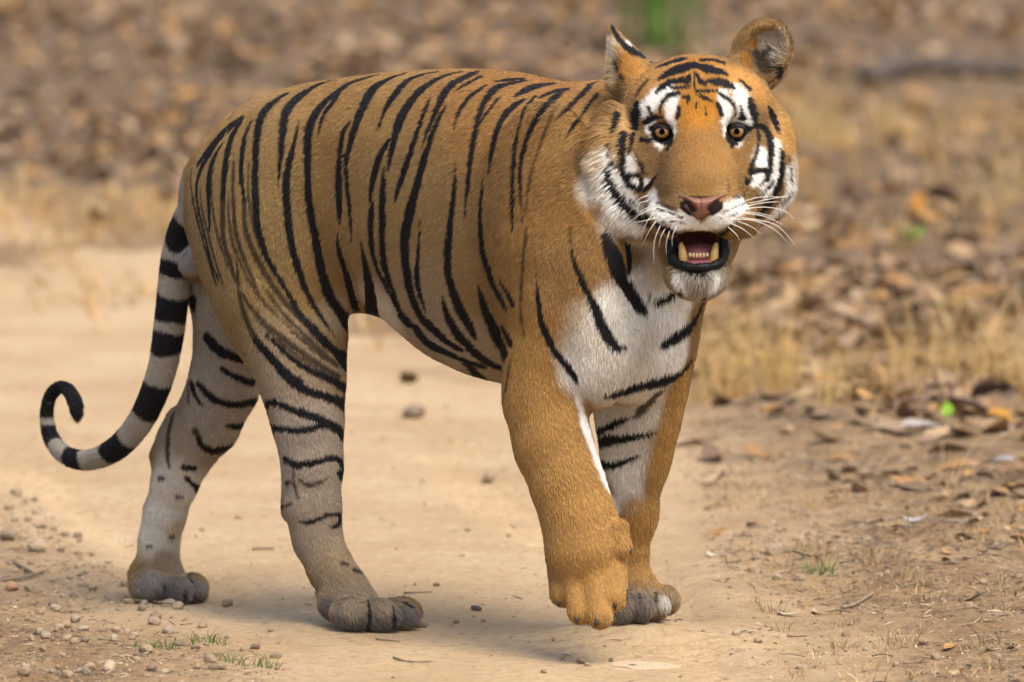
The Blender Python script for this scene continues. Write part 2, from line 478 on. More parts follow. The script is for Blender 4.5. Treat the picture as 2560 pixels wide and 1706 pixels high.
for t in """680,20,26 740,90,30 800,160,34 860,230,36 940,280,36 1040,310,36 1100,330,36 1140,355,34
740,0,12 860,110,20 960,180,24 1060,220,28 1140,270,26
1000,10,28 1060,60,34 1120,110,40 1158,150,40
735,350,26 760,325,24 830,355,26 900,385,34 980,410,34 1040,440,36 1100,470,36 1120,510,20
770,460,20 850,475,26 930,475,24 1000,455,24 1060,450,30
735,350,14 750,420,12 775,480,10
830,620,22 880,650,30 950,645,26 1020,625,24 1080,612,24 1115,635,24 1122,690,20
895,930,8 950,940,16 1010,915,14 1060,895,12 1110,900,14 1105,940,14 1070,965,12 1050,955,6
830,740,20 860,735,16
815,860,14 870,840,8
1100,690,22 1118,710,22
440,10,36 480,60,50 540,95,44 610,115,34
515,165,14 570,200,28 640,230,34 665,235,34
395,240,18 430,290,30 500,335,32 580,350,28 650,335,26 700,325,20
540,450,14 600,455,26 670,430,8
390,510,10 420,560,34 470,580,32 530,570,30 585,540,18
360,240,22 375,300,16 420,350,6
330,710,12 365,740,18 390,770,26
320,660,20 370,665,22""".split('\n'):
    stroke(T4, t)
for t in """270,400,18 245,480,16 240,560,16 240,620,14 250,660,8
900,720,8 940,755,14 1000,740,12 1050,710,6
870,640,8 875,760,8 900,820,5
345,230,8 345,330,8
200,715,22 215,715,22
290,810,16 310,810,14
255,1010,14 265,1010,14
140,1060,16 155,1062,14
1120,1145,16 1140,1150,12
1180,1180,18 1200,1185,14
380,480,30 400,510,20""".split('\n'):
    stroke(T4, t, BRN)
for t in """690,150,10 720,280,26 780,420,36 840,540,46 890,660,60 930,760,64 980,840,60 1030,880,46 1070,860,14
925,70,30 970,180,90 1030,320,90 1080,440,70 1130,530,70 1180,590,62 1215,620,26
1080,130,34 1085,230,30 1090,320,30
1285,555,28 1350,530,40 1410,500,40 1470,460,20
1630,490,14 1600,570,24 1550,680,36 1490,750,44 1420,800,50 1340,840,46 1310,860,10
1530,960,18 1470,1030,36 1390,1080,40 1300,1110,44 1200,1130,46 1100,1160,46 1000,1190,34 930,1200,14
450,300,4 460,500,18 480,650,30 520,780,36 580,890,40 650,980,40 720,1060,36 735,1100,18
1110,1360,12 1020,1400,30 920,1440,36 850,1480,30
1080,1500,26 960,1500,46 860,1530,40""".split('\n'):
    stroke(T5, t)
for t in """385,30,12 360,250,12 345,500,14 345,680,12 370,790,3
690,30,10 690,150,14
270,950,6 255,1080,12 230,1200,9 215,1290,4
1000,200,50 1050,330,40
1300,1460,10 1200,1480,22 1080,1500,30
1290,1190,40 1200,1280,60 1160,1340,30
1190,600,10 1245,520,12 1240,470,8""".split('\n'):
    stroke(T5, t, BRN)  # the first stroke is the arm crease, its shade painted brown
for t in """690,225,20 780,170,24 880,130,20 960,110,8
710,290,56 790,260,60 880,255,46 980,240,26 1080,225,10
750,420,28 820,435,38 900,400,22 1000,360,8""".split('\n'):
    stroke(T6, t)

TP = tr(0, 0, 1.0); FS[id(TP)] = 1.0
for t in '''919,1500,3 926,1535,6 918,1566,6
982,1515,3 986,1545,5 982,1565,5
1012,1508,4 1032,1520,3
407,1450,3 410,1470,4
474,1436,4 479,1460,5
464,1480,5 461,1500,5
1567,1474,3 1566,1512,4
1599,1486,4 1601,1503,4
1639,1484,5 1641,1503,5
1426,1460,2 1430,1490,3 1432,1515,5
1470,1450,2 1474,1500,4 1476,1530,6
1516,1440,2 1519,1480,4 1519,1515,5
1546,1405,2 1549,1430,4'''.split('\n'): stroke(TP, t, (.085, .048, .020) if t.split(',')[0] in ('1426', '1470', '1516', '1546') else BLK)  # gaps and grooves between the toes: their shade painted into the coat
# face: white first, then dark
CRM = (0.70, 0.59, 0.43)
stroke(TP, '1442,990,10 1458,1050,18 1478,1110,24 1500,1170,26 1520,1225,24 1540,1275,16', WHT)
FACE_W = """440,540,70 480,480,70 530,450,60
570,480,50 565,530,60 560,580,40
420,580,40 410,540,40
560,600,26 575,660,22 570,700,14
840,470,46 860,520,60 865,580,40 858,640,22 856,690,12
920,450,60 950,500,70 955,560,60 985,620,26
940,610,24 890,620,24 985,640,20
470,625,18 420,655,18 470,700,14 515,745,30
960,690,24 905,745,24 935,720,16
330,840,60 350,880,50
345,950,50 375,955,40 425,955,34
215,800,20 240,880,44 290,960,44 350,1040,44 400,1090,40
200,900,36 215,1000,44 260,1090,44 320,1140,40 390,1180,36
1045,830,70 1050,790,50
1030,920,36 1060,915,44 1010,950,30
1130,740,30 1130,840,44 1130,930,40 1070,980,60
1180,880,36 1180,980,44 1150,1060,44 1100,1110,40 1050,1145,30
470,1030,36 465,1080,40 490,1130,40
600,1180,70 640,1160,70 680,1180,60
500,1100,40 560,1160,60 640,1120,40
940,1050,40 880,1090,60 820,1110,50
700,1195,30 730,1195,30 800,1170,70 850,1150,60 900,1120,50 960,1080,40
560,1140,40 620,1120,30
600,1480,30 620,1520,30
800,1480,30 790,1520,30""".split('\n')
for t in FACE_W: stroke(T1, t, WHT, gain=1.25)
for t in """655,430,10 600,440,14 560,436,10
690,240,14 600,255,14 520,275,12 450,300,8
700,238,12 790,255,10 880,275,8
615,285,28 560,300,24 490,325,14
730,290,14 790,285,22 835,300,18
690,320,40 620,330,40 560,355,36 500,390,12
690,320,36 760,335,36 820,345,30 860,365,10
620,400,28 560,410,34 510,435,26 487,460,10
760,400,14 820,405,40 870,420,38 900,440,14
665,380,24 650,410,30
690,360,16 720,400,22 745,420,12
688,350,9 690,450,7 700,480,5
630,490,14 660,480,18 650,520,8
720,480,14 760,500,14 790,510,6
700,455,10 780,455,12 830,460,8
605,540,18 595,600,16
815,520,14 835,580,18
700,520,10 695,550,6
745,540,8 750,580,10
600,465,18 550,475,18 515,510,14 498,550,10 500,580,5
515,595,10 460,595,26 415,625,18
440,545,10 455,575,14
378,535,24 370,590,44 368,640,34
810,455,14 860,490,14 895,520,12 912,560,10 905,600,5
938,540,8 945,580,18 960,598,22 920,602,10
992,505,20 1005,560,36 1018,615,20
1085,550,18 1110,590,30 1130,640,20 1138,690,6
470,688,9 425,700,4
300,690,34 295,760,34 297,840,24 300,900,22 340,960,24 400,990,22 440,980,18 490,900,4
350,690,18 345,750,14 330,800,4
365,770,5 385,830,12 415,880,14 425,910,14
320,915,16 360,905,18 405,925,22 410,960,20
400,715,22 440,720,22
265,575,14 255,630,22 240,690,6
225,740,9 230,800,10 245,850,10 280,875,10
215,870,14 230,960,38 270,1020,38 320,1070,34 380,1120,28 440,1160,24
990,650,16 1040,640,20 1080,665,24 1100,720,24 1098,800,20 1095,880,18 1080,930,16 1040,960,6
1025,640,14 1040,700,10 1035,760,10 1010,830,12 992,880,20 990,905,16
990,905,14 1030,885,16 1080,880,16
1000,930,10 970,960,20 965,925,8
1155,780,12 1150,850,18 1150,930,26 1120,990,34
1090,1050,30 1060,1080,20
1040,1110,20 1010,1130,16
190,860,6 195,950,10 230,1050,12 290,1110,10 350,1150,6
1185,800,5 1190,900,9 1180,990,10 1150,1050,8
300,1000,6 350,1050,8 420,1090,6
1110,940,8 1060,1000,9 1010,1050,7
180,800,6 190,870,8
410,850,5 430,930,6
940,400,10 980,440,14
455,660,20 490,632,16 540,640,18 562,690,18 545,735,20 490,722,16 455,690,14
565,690,14 560,730,18 545,765,12
875,640,14 920,632,16 970,650,22 990,665,18
870,660,16 872,720,20 895,740,14 940,715,16 975,680,14
880,700,20 890,755,10
480,1095,7 550,1112,8 620,1140,7
520,1165,6 590,1160,6 640,1175,5
960,1068,7 900,1090,8 830,1115,6
960,1100,6 900,1130,6 830,1142,5
500,1190,22 570,1222,18 620,1235,10
890,1180,10 850,1225,14 810,1235,8
640,1420,26 700,1410,40 760,1430,30
660,1450,20 740,1460,20
232,90,10 262,150,16 305,205,26 360,240,28 425,268,14
1145,330,24 1145,365,20""".split('\n'): stroke(T1, t)
for t in """430,400,12 400,440,14 370,490,10
490,1060,10 540,1080,14 590,1100,8
900,1030,10 960,1020,10
870,940,5 875,1000,5
1020,250,30 1060,300,60 1080,340,50
1090,230,30 1060,260,40
255,300,12 275,350,16 300,390,10""".split('\n'): stroke(T1, t, BRN)

# ground colours of the coat: soft patches (px, py, radius m, colour, strength), laid one over another
TAN, ORG, BUF, GRY = (0.275, 0.163, 0.060), (0.44, 0.20, 0.036), (0.37, 0.275, 0.17), (0.40, 0.33, 0.25)
FOR = (0.40, 0.22, 0.065)
PAL = (0.70, 0.64, 0.54)
DGR = (0.11, 0.095, 0.085)
PATCH = []
def patch(px, py, r, col, s=1.0, mirror=False):
    p, n = hit(px, py)
    if p is None: return
    PATCH.append((p, r, col, s))
    if mirror:
        PATCH.append(((loc(p) * np.array([1, -1, 1])) @ L2W, r, col, s))
for a in [(1250, 230, .22, (.315, .155, .043), .8), (900, 230, .2, (.30, .168, .055), .6), (600, 500, .22, (.30, .195, .076), .9), (620, 800, .16, (.305, .198, .078), .8),
          (1000, 560, .2, (.295, .188, .075), .8), (1060, 820, .15, BUF, .8), (1180, 880, .12, BUF, .9), (960, 780, .08, PAL, .7), (1120, 930, .08, PAL, .8), (1240, 930, .07, BUF, .7),
          (850, 780, .05, BUF, .8)]:
    patch(*a, mirror=True)
for a in [(1400, 420, .18, (.315, .165, .048), .7), (1380, 640, .16, (.325, .172, .050), .8), (1330, 900, .12, FOR, .8), (1340, 1050, .13, FOR, .95), (1420, 1200, .13, FOR, .95), (1450, 1350, .13, FOR, .95),
          (1470, 1480, .10, FOR, .9), (1450, 700, .09, (.35, .20, .075), .6),
          (1500, 800, .055, CRM, .9), (1545, 760, .055, WHT, .9), (1530, 820, .05, WHT, .7), (1480, 900, .07, PAL, .95), (1450, 940, .045, WHT, .6), (1560, 850, .06, PAL, .8), (1640, 800, .08, WHT, .9), (1680, 750, .06, WHT, .9),
          (1600, 900, .08, PAL, .95), (1680, 900, .06, WHT, .8), (1560, 960, .07, PAL, .8), (1600, 710, .05, WHT, .8), (1650, 670, .045, CRM, .7), 
          (1752, 800, .016, ORG, .7), (1760, 740, .018, ORG, .7),
          (1530, 1010, .09, PAL, .95), (1600, 1010, .07, PAL, .8), (1540, 1120, .08, PAL, .95), (1560, 1200, .05, WHT, .8), (1575, 1240, .04, WHT, .7),
          (1620, 972, .05, PAL, .9), (1560, 985, .05, PAL, .9), *[(1704 - (y - 950) * .24, y, .030, FOR, .9) for y in range(950, 1230, 25)], (1610, 1290, .05, FOR, .9), (1590, 1380, .06, FOR, .9), (1640, 1440, .04, FOR, .8),
          
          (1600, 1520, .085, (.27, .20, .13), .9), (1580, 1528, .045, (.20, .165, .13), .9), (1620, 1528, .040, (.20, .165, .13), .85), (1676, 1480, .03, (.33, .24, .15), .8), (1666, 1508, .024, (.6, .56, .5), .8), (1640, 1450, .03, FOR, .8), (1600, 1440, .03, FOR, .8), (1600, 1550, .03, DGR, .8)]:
    patch(*a)
# hind legs and tail
for a in [(720, 960, .13, BUF, .9), (770, 1000, .10, BUF, .95), (770, 1100, .11, GRY, .95), (780, 1220, .10, GRY, .95), (790, 1330, .08, (.36, .285, .20), .9), (840, 1420, .06, (.33, .235, .135), .8), (890, 1480, .05, (.30, .21, .12), .7),
          (860, 1340, .020, WHT, .8), (885, 1390, .018, WHT, .8), (915, 1440, .017, WHT, .8), (940, 1468, .016, WHT, .7),
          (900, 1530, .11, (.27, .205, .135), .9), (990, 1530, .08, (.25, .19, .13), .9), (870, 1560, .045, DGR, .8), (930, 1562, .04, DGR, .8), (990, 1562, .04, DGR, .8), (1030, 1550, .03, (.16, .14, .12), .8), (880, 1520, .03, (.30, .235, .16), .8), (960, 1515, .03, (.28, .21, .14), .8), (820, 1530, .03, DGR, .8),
          (525, 800, .09, GRY, .95), (540, 900, .12, GRY, 1), (530, 1020, .12, GRY, 1), (440, 1120, .10, GRY, .95), (430, 1220, .08, PAL, .9), (390, 1330, .07, PAL, .9), (445, 1330, .03, (.46, .33, .18), .7),
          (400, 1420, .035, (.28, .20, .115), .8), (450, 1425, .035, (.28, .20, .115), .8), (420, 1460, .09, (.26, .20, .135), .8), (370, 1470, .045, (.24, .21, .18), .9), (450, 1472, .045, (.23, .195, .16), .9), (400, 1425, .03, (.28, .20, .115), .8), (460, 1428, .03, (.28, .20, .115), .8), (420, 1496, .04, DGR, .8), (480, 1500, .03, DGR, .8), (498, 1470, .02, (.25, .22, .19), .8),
          (476, 652, .042, (.40, .36, .31), .95)]:
    patch(*a)
# head
NB = (0.31, 0.155, 0.040)
for a in [(1740, 200, .12, ORG, .9), (1620, 200, .07, (.50, .27, .08), .8), (1880, 220, .07, (.56, .29, .075), .9), (1755, 270, .045, (.50, .22, .02), .9), (1755, 400, .07, NB, .95), (1755, 460, .055, (.32, .17, .052), .9),
          (1630, 400, .06, (.25, .14, .055), .9), (1860, 390, .05, (.30, .16, .05), .9), (1700, 520, .04, (.40, .25, .11), .8), (1820, 510, .04, (.45, .26, .09), .8),
          (1540, 330, .05, (.52, .32, .13), .8), (1505, 400, .035, CRM, .9), (1485, 470, .035, PAL, .9), (1545, 550, .04, PAL, .8), (1960, 340, .05, (.58, .34, .11), .9), (1975, 430, .04, CRM, .8), (1955, 500, .035, PAL, .8),
          (1610, 590, .04, PAL, .7), (1745, 715, .07, (.40, .36, .30), .9),
          (1522, 130, .035, (.70, .60, .45), .9), (1530, 180, .035, (.60, .45, .25), .8), (1565, 160, .035, ORG, .9), (1550, 120, .015, (.55, .32, .10), .8), (1570, 110, .010, WHT, .8), (1918, 120, .038, (.50, .43, .34), .9), (1880, 110, .015, ORG, .9), (1860, 150, .02, ORG, .9), (1915, 165, .024, (.07, .055, .045), .7), (1940, 90, .016, (.5, .42, .32), .7)]:
    patch(*a)
# bare skin (no hair): (px, py, half width px, half height px)
BARE = []
for (px, py, a, b) in [(1655, 330, 19, 14), (1842, 329, 19, 14), (1754, 516, 54, 28), (1744, 620, 62, 46)]:
    BARE.append((px, py, a, b))

def vnoise(p, f, seed=0):
    """cheap smooth pseudo noise in [-1,1] for many points"""
    r = np.random.default_rng(seed)
    out = np.zeros(len(p))
    for i in range(5):
        k = r.normal(size=3); k /= np.linalg.norm(k)
        out += np.sin(p @ (k * f * (0.7 + 0.25 * i)) + r.uniform(0, 6.28) + 1.3 * np.sin(p @ (r.normal(size=3) * f * 0.45) + r.uniform(0, 6)))
    return out / 3.0

_sp = np.concatenate([s[0] for s in STROKES]); _sw = np.concatenate([s[1] for s in STROKES])
def make_kd(sel):
    P = np.concatenate([s[0] for s in sel]); Wd = np.concatenate([s[1] for s in sel])
    C = np.concatenate([np.tile(s[2], (len(s[0]), 1)) for s in sel])
    kd = kdtree.KDTree(len(P))
    for i, p in enumerate(P.tolist()): kd.insert(p, i)
    kd.balance()
    return kd, P, Wd, C
KDS = [make_kd([s for s in STROKES if s[2] == c]) for c in (WHT, BRN, BLK)]

def sstep(x, a, b):
    t = np.clip((x - a) / (b - a), 0, 1)
    return t * t * (3 - 2 * t)

TAILW = TAILP @ L2W
TS = np.concatenate([[0], np.cumsum(np.linalg.norm(np.diff(TAILP, axis=0), axis=1))])
KDT = kdtree.KDTree(len(TAILW))
for i, p in enumerate(TAILW.tolist()): KDT.insert(p, i)
KDT.balance()
# dark rings of the tail: (px, py) across the middle of each, half length m
def tail_s(x, y):
    p = loc(at_v(*T3(x, y), 0)) @ L2W
    return TS[KDT.find(p)[1]]
RINGS = [(tail_s(930, 60), .016), (tail_s(880, -60), .012), (tail_s(885, 235), .021), (tail_s(850, 480), .022), (tail_s(820, 660), .022), (tail_s(745, 985), .040),
         (tail_s(570, 1270), .030), (tail_s(290, 1360), .022), (tail_s(150, 1230), .022), (tail_s(120, 1040), .018)]
TIP0 = tail_s(150, 985)

def coat(P, want_tail=False):
    """colour of the coat at world points P"""
    n = len(P)
    C = np.tile(np.array(TAN), (n, 1))
    wob = 1 + 0.16 * vnoise(P, 22, 1) + 0.10 * vnoise(P, 60, 2)
    for (c, r, col, s) in PATCH:
        m = np.abs(P - c).max(1) < r * 1.5
        if not m.any(): continue
        d = np.linalg.norm(P[m] - c, axis=1) / r * wob[m]
        w = (s * (1 - sstep(d, 0.45, 1.15)))[:, None]
        C[m] = C[m] * (1 - w) + np.array(col) * w
    # tail
    PL = P.tolist()
    ti = np.array([KDT.find(p)[1] for p in PL]); td = np.linalg.norm(P - TAILW[ti], axis=1)
    istail = sstep(TAILR[ti] * 1.3 + 0.012 - td, 0, 0.006) * sstep(TS[ti], 0.07, 0.12)
    ts = TS[ti] + np.einsum('ij,ij->i', P - TAILW[ti], np.gradient(TAILW, axis=0)[ti] / np.linalg.norm(np.gradient(TAILW, axis=0)[ti], axis=1)[:, None])
    C = C * (1 - istail[:, None]) + np.array((0.37, 0.32, 0.255)) * istail[:, None]
    tw = ts + 0.010 * vnoise(P, 38, 5) + 0.003 * vnoise(P, 120, 6)
    dark = np.zeros(n)
    for (s0, hw) in RINGS:
        dark = np.maximum(dark, 1 - sstep(np.abs(tw - s0), hw - .002, hw + .003))
    dark = np.maximum(dark, sstep(tw, TIP0 - .004, TIP0 + .004)) * (istail > .5)
    nz = 0.0010 * vnoise(P, 300, 3) + 0.0008 * vnoise(P, 140, 4)
    for kd, SP, SW, SCOL in KDS:
        f = kd.find
        idx = np.array([f(p)[1] for p in PL]); d = np.linalg.norm(P - SP[idx], axis=1)
        soft = 0.0026 if kd is not KDS[1][0] else 0.006
        w = 1 - sstep(d + nz, SW[idx] - soft * .5, SW[idx] + soft * .6)
        if kd is KDS[1][0]: w = w * 0.9
        if kd is KDS[0][0]: w = (1 - sstep(d + 2 * nz, SW[idx] * .6, SW[idx] + .006)) * .92
        w = (w * (1 - istail))[:, None]
        C = C * (1 - w) + SCOL[idx] * w
    C = C * (1 - dark[:, None]) + np.array(BLK) * dark[:, None]
    return C, ti, istail

# projected photo pixel of a point (used only to look up where skin is bare, hair length and lie)
def to_px(P):
    q = P - CAM
    z = q @ CFWD
    return np.stack([PW / 2 + FPX * (q @ CRT) / z, PH / 2 - FPX * (q @ CUP) / z], 1)
BAREP = []
for (px, py, a, b) in BARE:
    p, n = hit(px, py)
    BAREP.append((p, a / 1425, b / 1425))
def bare(P):
    m = np.zeros(len(P), bool)
    for j, (c, a, b) in enumerate(BAREP):
        q = P - c
        deep = 0.03 if j < 3 else 0.16
        m |= ((q[:, 0] / a) ** 2 + (q[:, 2] / b) ** 2 < 1) & (np.abs(q[:, 1]) < deep)
    return m

# body object: paint the skin with the same coat colour
tiger = bpy.data.objects.new('tiger', None)
COL.objects.link(tiger)
tiger.location = (0, 0, 0)
tiger['label'] = 'striped orange tiger walking along the dirt track with its mouth open'
tiger['category'] = 'tiger'
body = bpy.data.objects.new('body', body_me)
COL.objects.link(body)
body.parent = tiger
CB, _, _ = coat(BW)
bm_ = bare(BW)
CB[bm_] = np.array((0.03, 0.018, 0.016))
mc, ma, mb = BAREP[3]
inm = bm_ & (np.linalg.norm(BW - mc, axis=1) < .20) & (np.abs(BW[:, 0] - mc[0]) < .058) & (BW[:, 1] > -0.46)
CB[inm] = np.array((0.26, 0.085, 0.085))
at = body_me.color_attributes.new('coat', 'FLOAT_COLOR', 'POINT')
at.data.foreach_set('color', np.concatenate([CB * 0.8, np.ones((len(CB), 1))], 1).astype(np.float32).ravel())
def mat(name, rough=0.6, spec=0.3):
    m = bpy.data.materials.new(name)
    m.use_nodes = True
    b = m.node_tree.nodes['Principled BSDF']
    b.inputs['Roughness'].default_value = rough
    b.inputs['Specular IOR Level'].default_value = spec
    return m, m.node_tree.nodes, m.node_tree.links, b
skin, N_, L_, b_ = mat('tiger_coat_skin', .8, .1)
a_ = N_.new('ShaderNodeAttribute'); a_.attribute_name = 'coat'
L_.new(a_.outputs['Color'], b_.inputs['Base Color'])
body_me.materials.append(skin)
# ------------------------------------------------------------------ fur
# guides: (px, py, lie in the picture dx, dy, length mm, lift)
G = []
def guide(px, py, dx, dy, ln, lift=.30, mirror=False):
    p, n = hit(px, py)
    if p is None: return
    d = CRT * dx - CUP * dy
    d = d - n * (d @ n)
    d = d / (np.linalg.norm(d) + 1e-9)
    G.append((p, d, ln, lift, (CRT * dx - CUP * dy) / math.hypot(dx, dy)))
    if mirror:
        f = np.array([1, -1, 1])
        G.append(((loc(p) * f) @ L2W, (loc(d) * f) @ L2W, ln, lift, (loc(d) * f) @ L2W))
for x, y, dx, dy in [(560, 400, -.5, 1), (700, 300, -1, .6), (900, 250, -1, .5), (1100, 230, -1, .4), (1300, 250, -1, .35), (620, 600, -.3, 1), (800, 500, -1, .9), (1000, 480, -1, .7), (1180, 480, -1, .6), (1330, 420, -1, .7),
                     (760, 700, -.4, 1), (960, 700, -.9, .8), (1130, 700, -1, .7), (1240, 800, -1, .7), (1100, 860, -1, .3), (560, 700, 0, 1)]:
    guide(x, y, dx, dy, 10, .27, True)
for x, y, dx, dy, ln in [(1400, 560, -.6, 1, 13), (1380, 700, -.3, 1, 13), (1340, 860, -.1, 1, 13), (1350, 1000, .1, 1, 14), (1400, 1130, .3, 1, 14), (1440, 1270, .1, 1, 14), (1460, 1380, 0, 1, 13), (1440, 1480, .1, 1, 10), (1510, 1480, 0, 1, 10),
                         (1290, 800, -.8, .6, 15), (1470, 460, -.8, .8, 16), (1480, 620, -.3, 1, 18), (1520, 760, -.1, 1, 20), (1500, 880, -.3, 1, 20), (1600, 800, .1, 1, 22), (1700, 760, .4, 1, 22), (1640, 900, .2, 1, 20), (1450, 960, .4, 1, 18),
                         (1560, 1000, 0, 1, 15), (1640, 1050, .2, 1, 16), (1560, 1130, 0, 1, 14), (1620, 1200, 0, 1, 14), (1600, 1300, 0, 1, 13), (1600, 1400, .2, 1, 12), (1570, 1500, .2, 1, 16), (1640, 1495, .5, 1, 16), (1610, 1520, .3, 1, 16),
                         (740, 900, .2, 1, 13), (770, 1050, 0, 1, 13), (780, 1200, .05, 1, 12), (800, 1340, .4, 1, 12), (860, 1440, .8, 1, 12), (890, 1520, .4, 1, 17), (960, 1525, .7, .8, 17), (1015, 1530, 1, .6, 17), (880, 1550, .3, 1, 17),
                         (540, 800, 0, 1, 13), (530, 940, -.3, 1, 13), (470, 1080, -.7, 1, 14), (420, 1200, -.3, 1, 13), (395, 1330, -.1, 1, 12), (390, 1430, .2, 1, 12), (460, 1455, .6, .9, 17), (365, 1465, .1, 1, 17), (420, 1470, .3, 1, 17),
                         (1240, 960, -1, .5, 18), (508, 655, 0, 1, 8)]:
    guide(x, y, dx, dy, ln * .74, .28)
for x, y, dx, dy, ln, lf in [(1450, 250, -1, .6, 11, .2), (1470, 330, -1, .8, 12, .2), (1490, 220, -1, .5, 11, .2), (1440, 420, -.9, .9, 11, .2), (1440, 540, -.7, 1, 12, .2), (1753, 470, 0, -1, 8, .25), (1753, 400, 0, -1, 9, .25), (1753, 330, 0, -1, 10, .28), (1750, 250, 0, -1, 10, .3), (1700, 200, -.3, -1, 11, .3), (1790, 200, .3, -1, 11, .3), (1745, 150, 0, -1, 12, .3),
                             (1640, 230, -.6, -1, 12, .3), (1860, 230, .6, -1, 12, .3), (1600, 290, -1, -.3, 14, .3), (1890, 290, 1, -.3, 14, .3), (1700, 400, -.5, -.6, 6, .2), (1810, 400, .5, -.6, 6, .2),
                             (1640, 400, -1, .1, 9, .25), (1860, 400, 1, .1, 9, .25), (1590, 380, -1, .4, 10, .28), (1910, 380, 1, .4, 10, .28), (1570, 440, -1, .5, 13, .28), (1925, 440, 1, .5, 12, .28), (1605, 470, -1, .8, 12, .28), (1900, 480, 1, .7, 13, .28),
                             (1555, 340, -1, .5, 14, .3), (1940, 320, 1, .5, 16, .35), (1500, 400, -1, .45, 32, .3), (1520, 440, -1, .6, 28, .3), (1960, 400, 1, .35, 24, .3), (1490, 470, -1, .7, 28, .3), (1530, 500, -1, .9, 28, .3), (1955, 460, 1, .6, 26, .3), (1940, 500, .9, .8, 20, .3), (1560, 545, -.7, 1, 26, .3), (1890, 535, .6, 1, 20, .3), (1505, 340, -1, .3, 34, .3), (1960, 330, 1, .2, 18, .3),
                             (1620, 570, -.5, 1, 26, .3), (1880, 560, .5, 1, 24, .3), (1600, 620, -.3, 1, 26, .3),
                             (1690, 530, -1, .1, 6, .2), (1810, 530, 1, .1, 6, .2), (1710, 560, -.6, .6, 7, .2), (1800, 560, .6, .6, 7, .2), (1660, 540, -1, .4, 10, .25), (1850, 530, 1, .4, 10, .25), (1753, 555, 0, 1, 5, .2),
                             (1745, 690, 0, 1, 17, .42), (1745, 705, 0, 1, 19, .42), (1700, 692, -.2, 1, 18, .4), (1792, 692, .2, 1, 18, .4), (1745, 718, 0, 1, 20, .4), (1690, 640, -.8, .8, 8, .2), (1820, 640, .8, .8, 8, .2),
                             (1540, 100, -.3, -1, 9, .25), (1525, 120, -.5, -.9, 11, .25), (1590, 160, -.3, -1, 9, .25), (1530, 190, -.7, .2, 18, .3), (1860, 120, .3, -1, 10, .3), (1900, 80, .4, -1, 10, .3), (1950, 90, .5, -.6, 12, .35), (1918, 130, -.6, -.8, 20, .5), (1900, 170, -.7, -.6, 22, .5), (1950, 170, -.7, -.2, 16, .5), (1930, 220, .6, .5, 18, .35),
                             (1655, 305, -.3, -1, 7, .25), (1842, 305, .3, -1, 7, .25), (1655, 352, -.4, .6, 6, .2), (1842, 352, .4, .6, 6, .2), (1622, 332, -1, 0, 6, .2), (1688, 332, 1, .2, 4, .2), (1808, 332, -1, .2, 4, .2), (1875, 332, 1, 0, 6, .2)]:
    guide(x, y, dx, dy, ln, lf)
GP = np.array([g[0] for g in G]); GD = np.array([g[1] for g in G]); GL = np.array([g[2] for g in G]); GF = np.array([g[3] for g in G]); GR = np.array([g[4] for g in G])

def sample_surface(count, dens):
    t = np.concatenate([BQ[:, [0, 1, 2]], BQ[:, [0, 2, 3]]])
    a, b, c = BW[t[:, 0]], BW[t[:, 1]], BW[t[:, 2]]
    nn = np.cross(b - a, c - a)
    ar = np.linalg.norm(nn, axis=1) * 0.5
    cen = (a + b + c) / 3
    w = ar * dens(cen)
    k = RNG.choice(len(t), count, p=w / w.sum())
    r1, r2 = np.sqrt(RNG.random(count)), RNG.random(count)
    P = a[k] * (1 - r1)[:, None] + b[k] * (r1 * (1 - r2))[:, None] + c[k] * (r1 * r2)[:, None]
    vn = np.zeros_like(BW)
    nq = np.cross(BW[BQ[:, 2]] - BW[BQ[:, 0]], BW[BQ[:, 3]] - BW[BQ[:, 1]])
    for j in range(4):
        for q in range(3):
            vn[:, q] += np.bincount(BQ[:, j], nq[:, q], len(BW))
    vn /= np.linalg.norm(vn, axis=1)[:, None] + 1e-12
    N = vn[t[k, 0]] * (1 - r1)[:, None] + vn[t[k, 1]] * (r1 * (1 - r2))[:, None] + vn[t[k, 2]] * (r1 * r2)[:, None]
    N /= np.linalg.norm(N, axis=1)[:, None] + 1e-12
    return P, N
HC = hx(1745, 400, -.05) @ L2W
def fur_density(c):
    d = np.linalg.norm(c - HC, axis=1)
    w = 1 + 2.2 * (1 - sstep(d, .16, .26))
    far = (c @ RIGHT) < -0.06             # the side turned away keeps a thinner coat
    w = np.where(far & (d > .26) & (c[:, 2] > .5), w * 0.5, w)
    return w
NHAIR = 560000
FP, FN = sample_surface(NHAIR, fur_density)
keep = ~bare(FP)
FP, FN = FP[keep], FN[keep]
n = len(FP)
FT = np.array([KDT.find(p)[1] for p in FP.tolist()])
FIST = sstep(TAILR[FT] * 1.3 + 0.010 - np.linalg.norm(FP - TAILW[FT], axis=1), 0, 0.006) * sstep(TS[FT], 0.07, 0.12)
gd2 = ((FP ** 2).sum(1)[:, None] + (GP ** 2).sum(1)[None] - 2 * FP @ GP.T).astype(np.float32)
gw = 1 / (np.maximum(gd2, 0) + 0.0006) ** 1.6
gw /= gw.sum(1, keepdims=True)
FD = gw @ GD.astype(np.float32); FL = gw @ GL.astype(np.float32); FF = gw @ GF.astype(np.float32); FR = gw @ GR.astype(np.float32)
del gd2, gw
tdir = np.gradient(TAILW, axis=0); tdir /= np.linalg.norm(tdir, axis=1)[:, None]
w = FIST[:, None]
FD = FD * (1 - w) + tdir[FT] * w
tipw = sstep(TS[FT], TS[-1] - .10, TS[-1])
FL = FL * (1 - FIST) + (10 + 4 * tipw) * FIST
FF = FF * (1 - FIST) + (.20 + .1 * tipw) * FIST
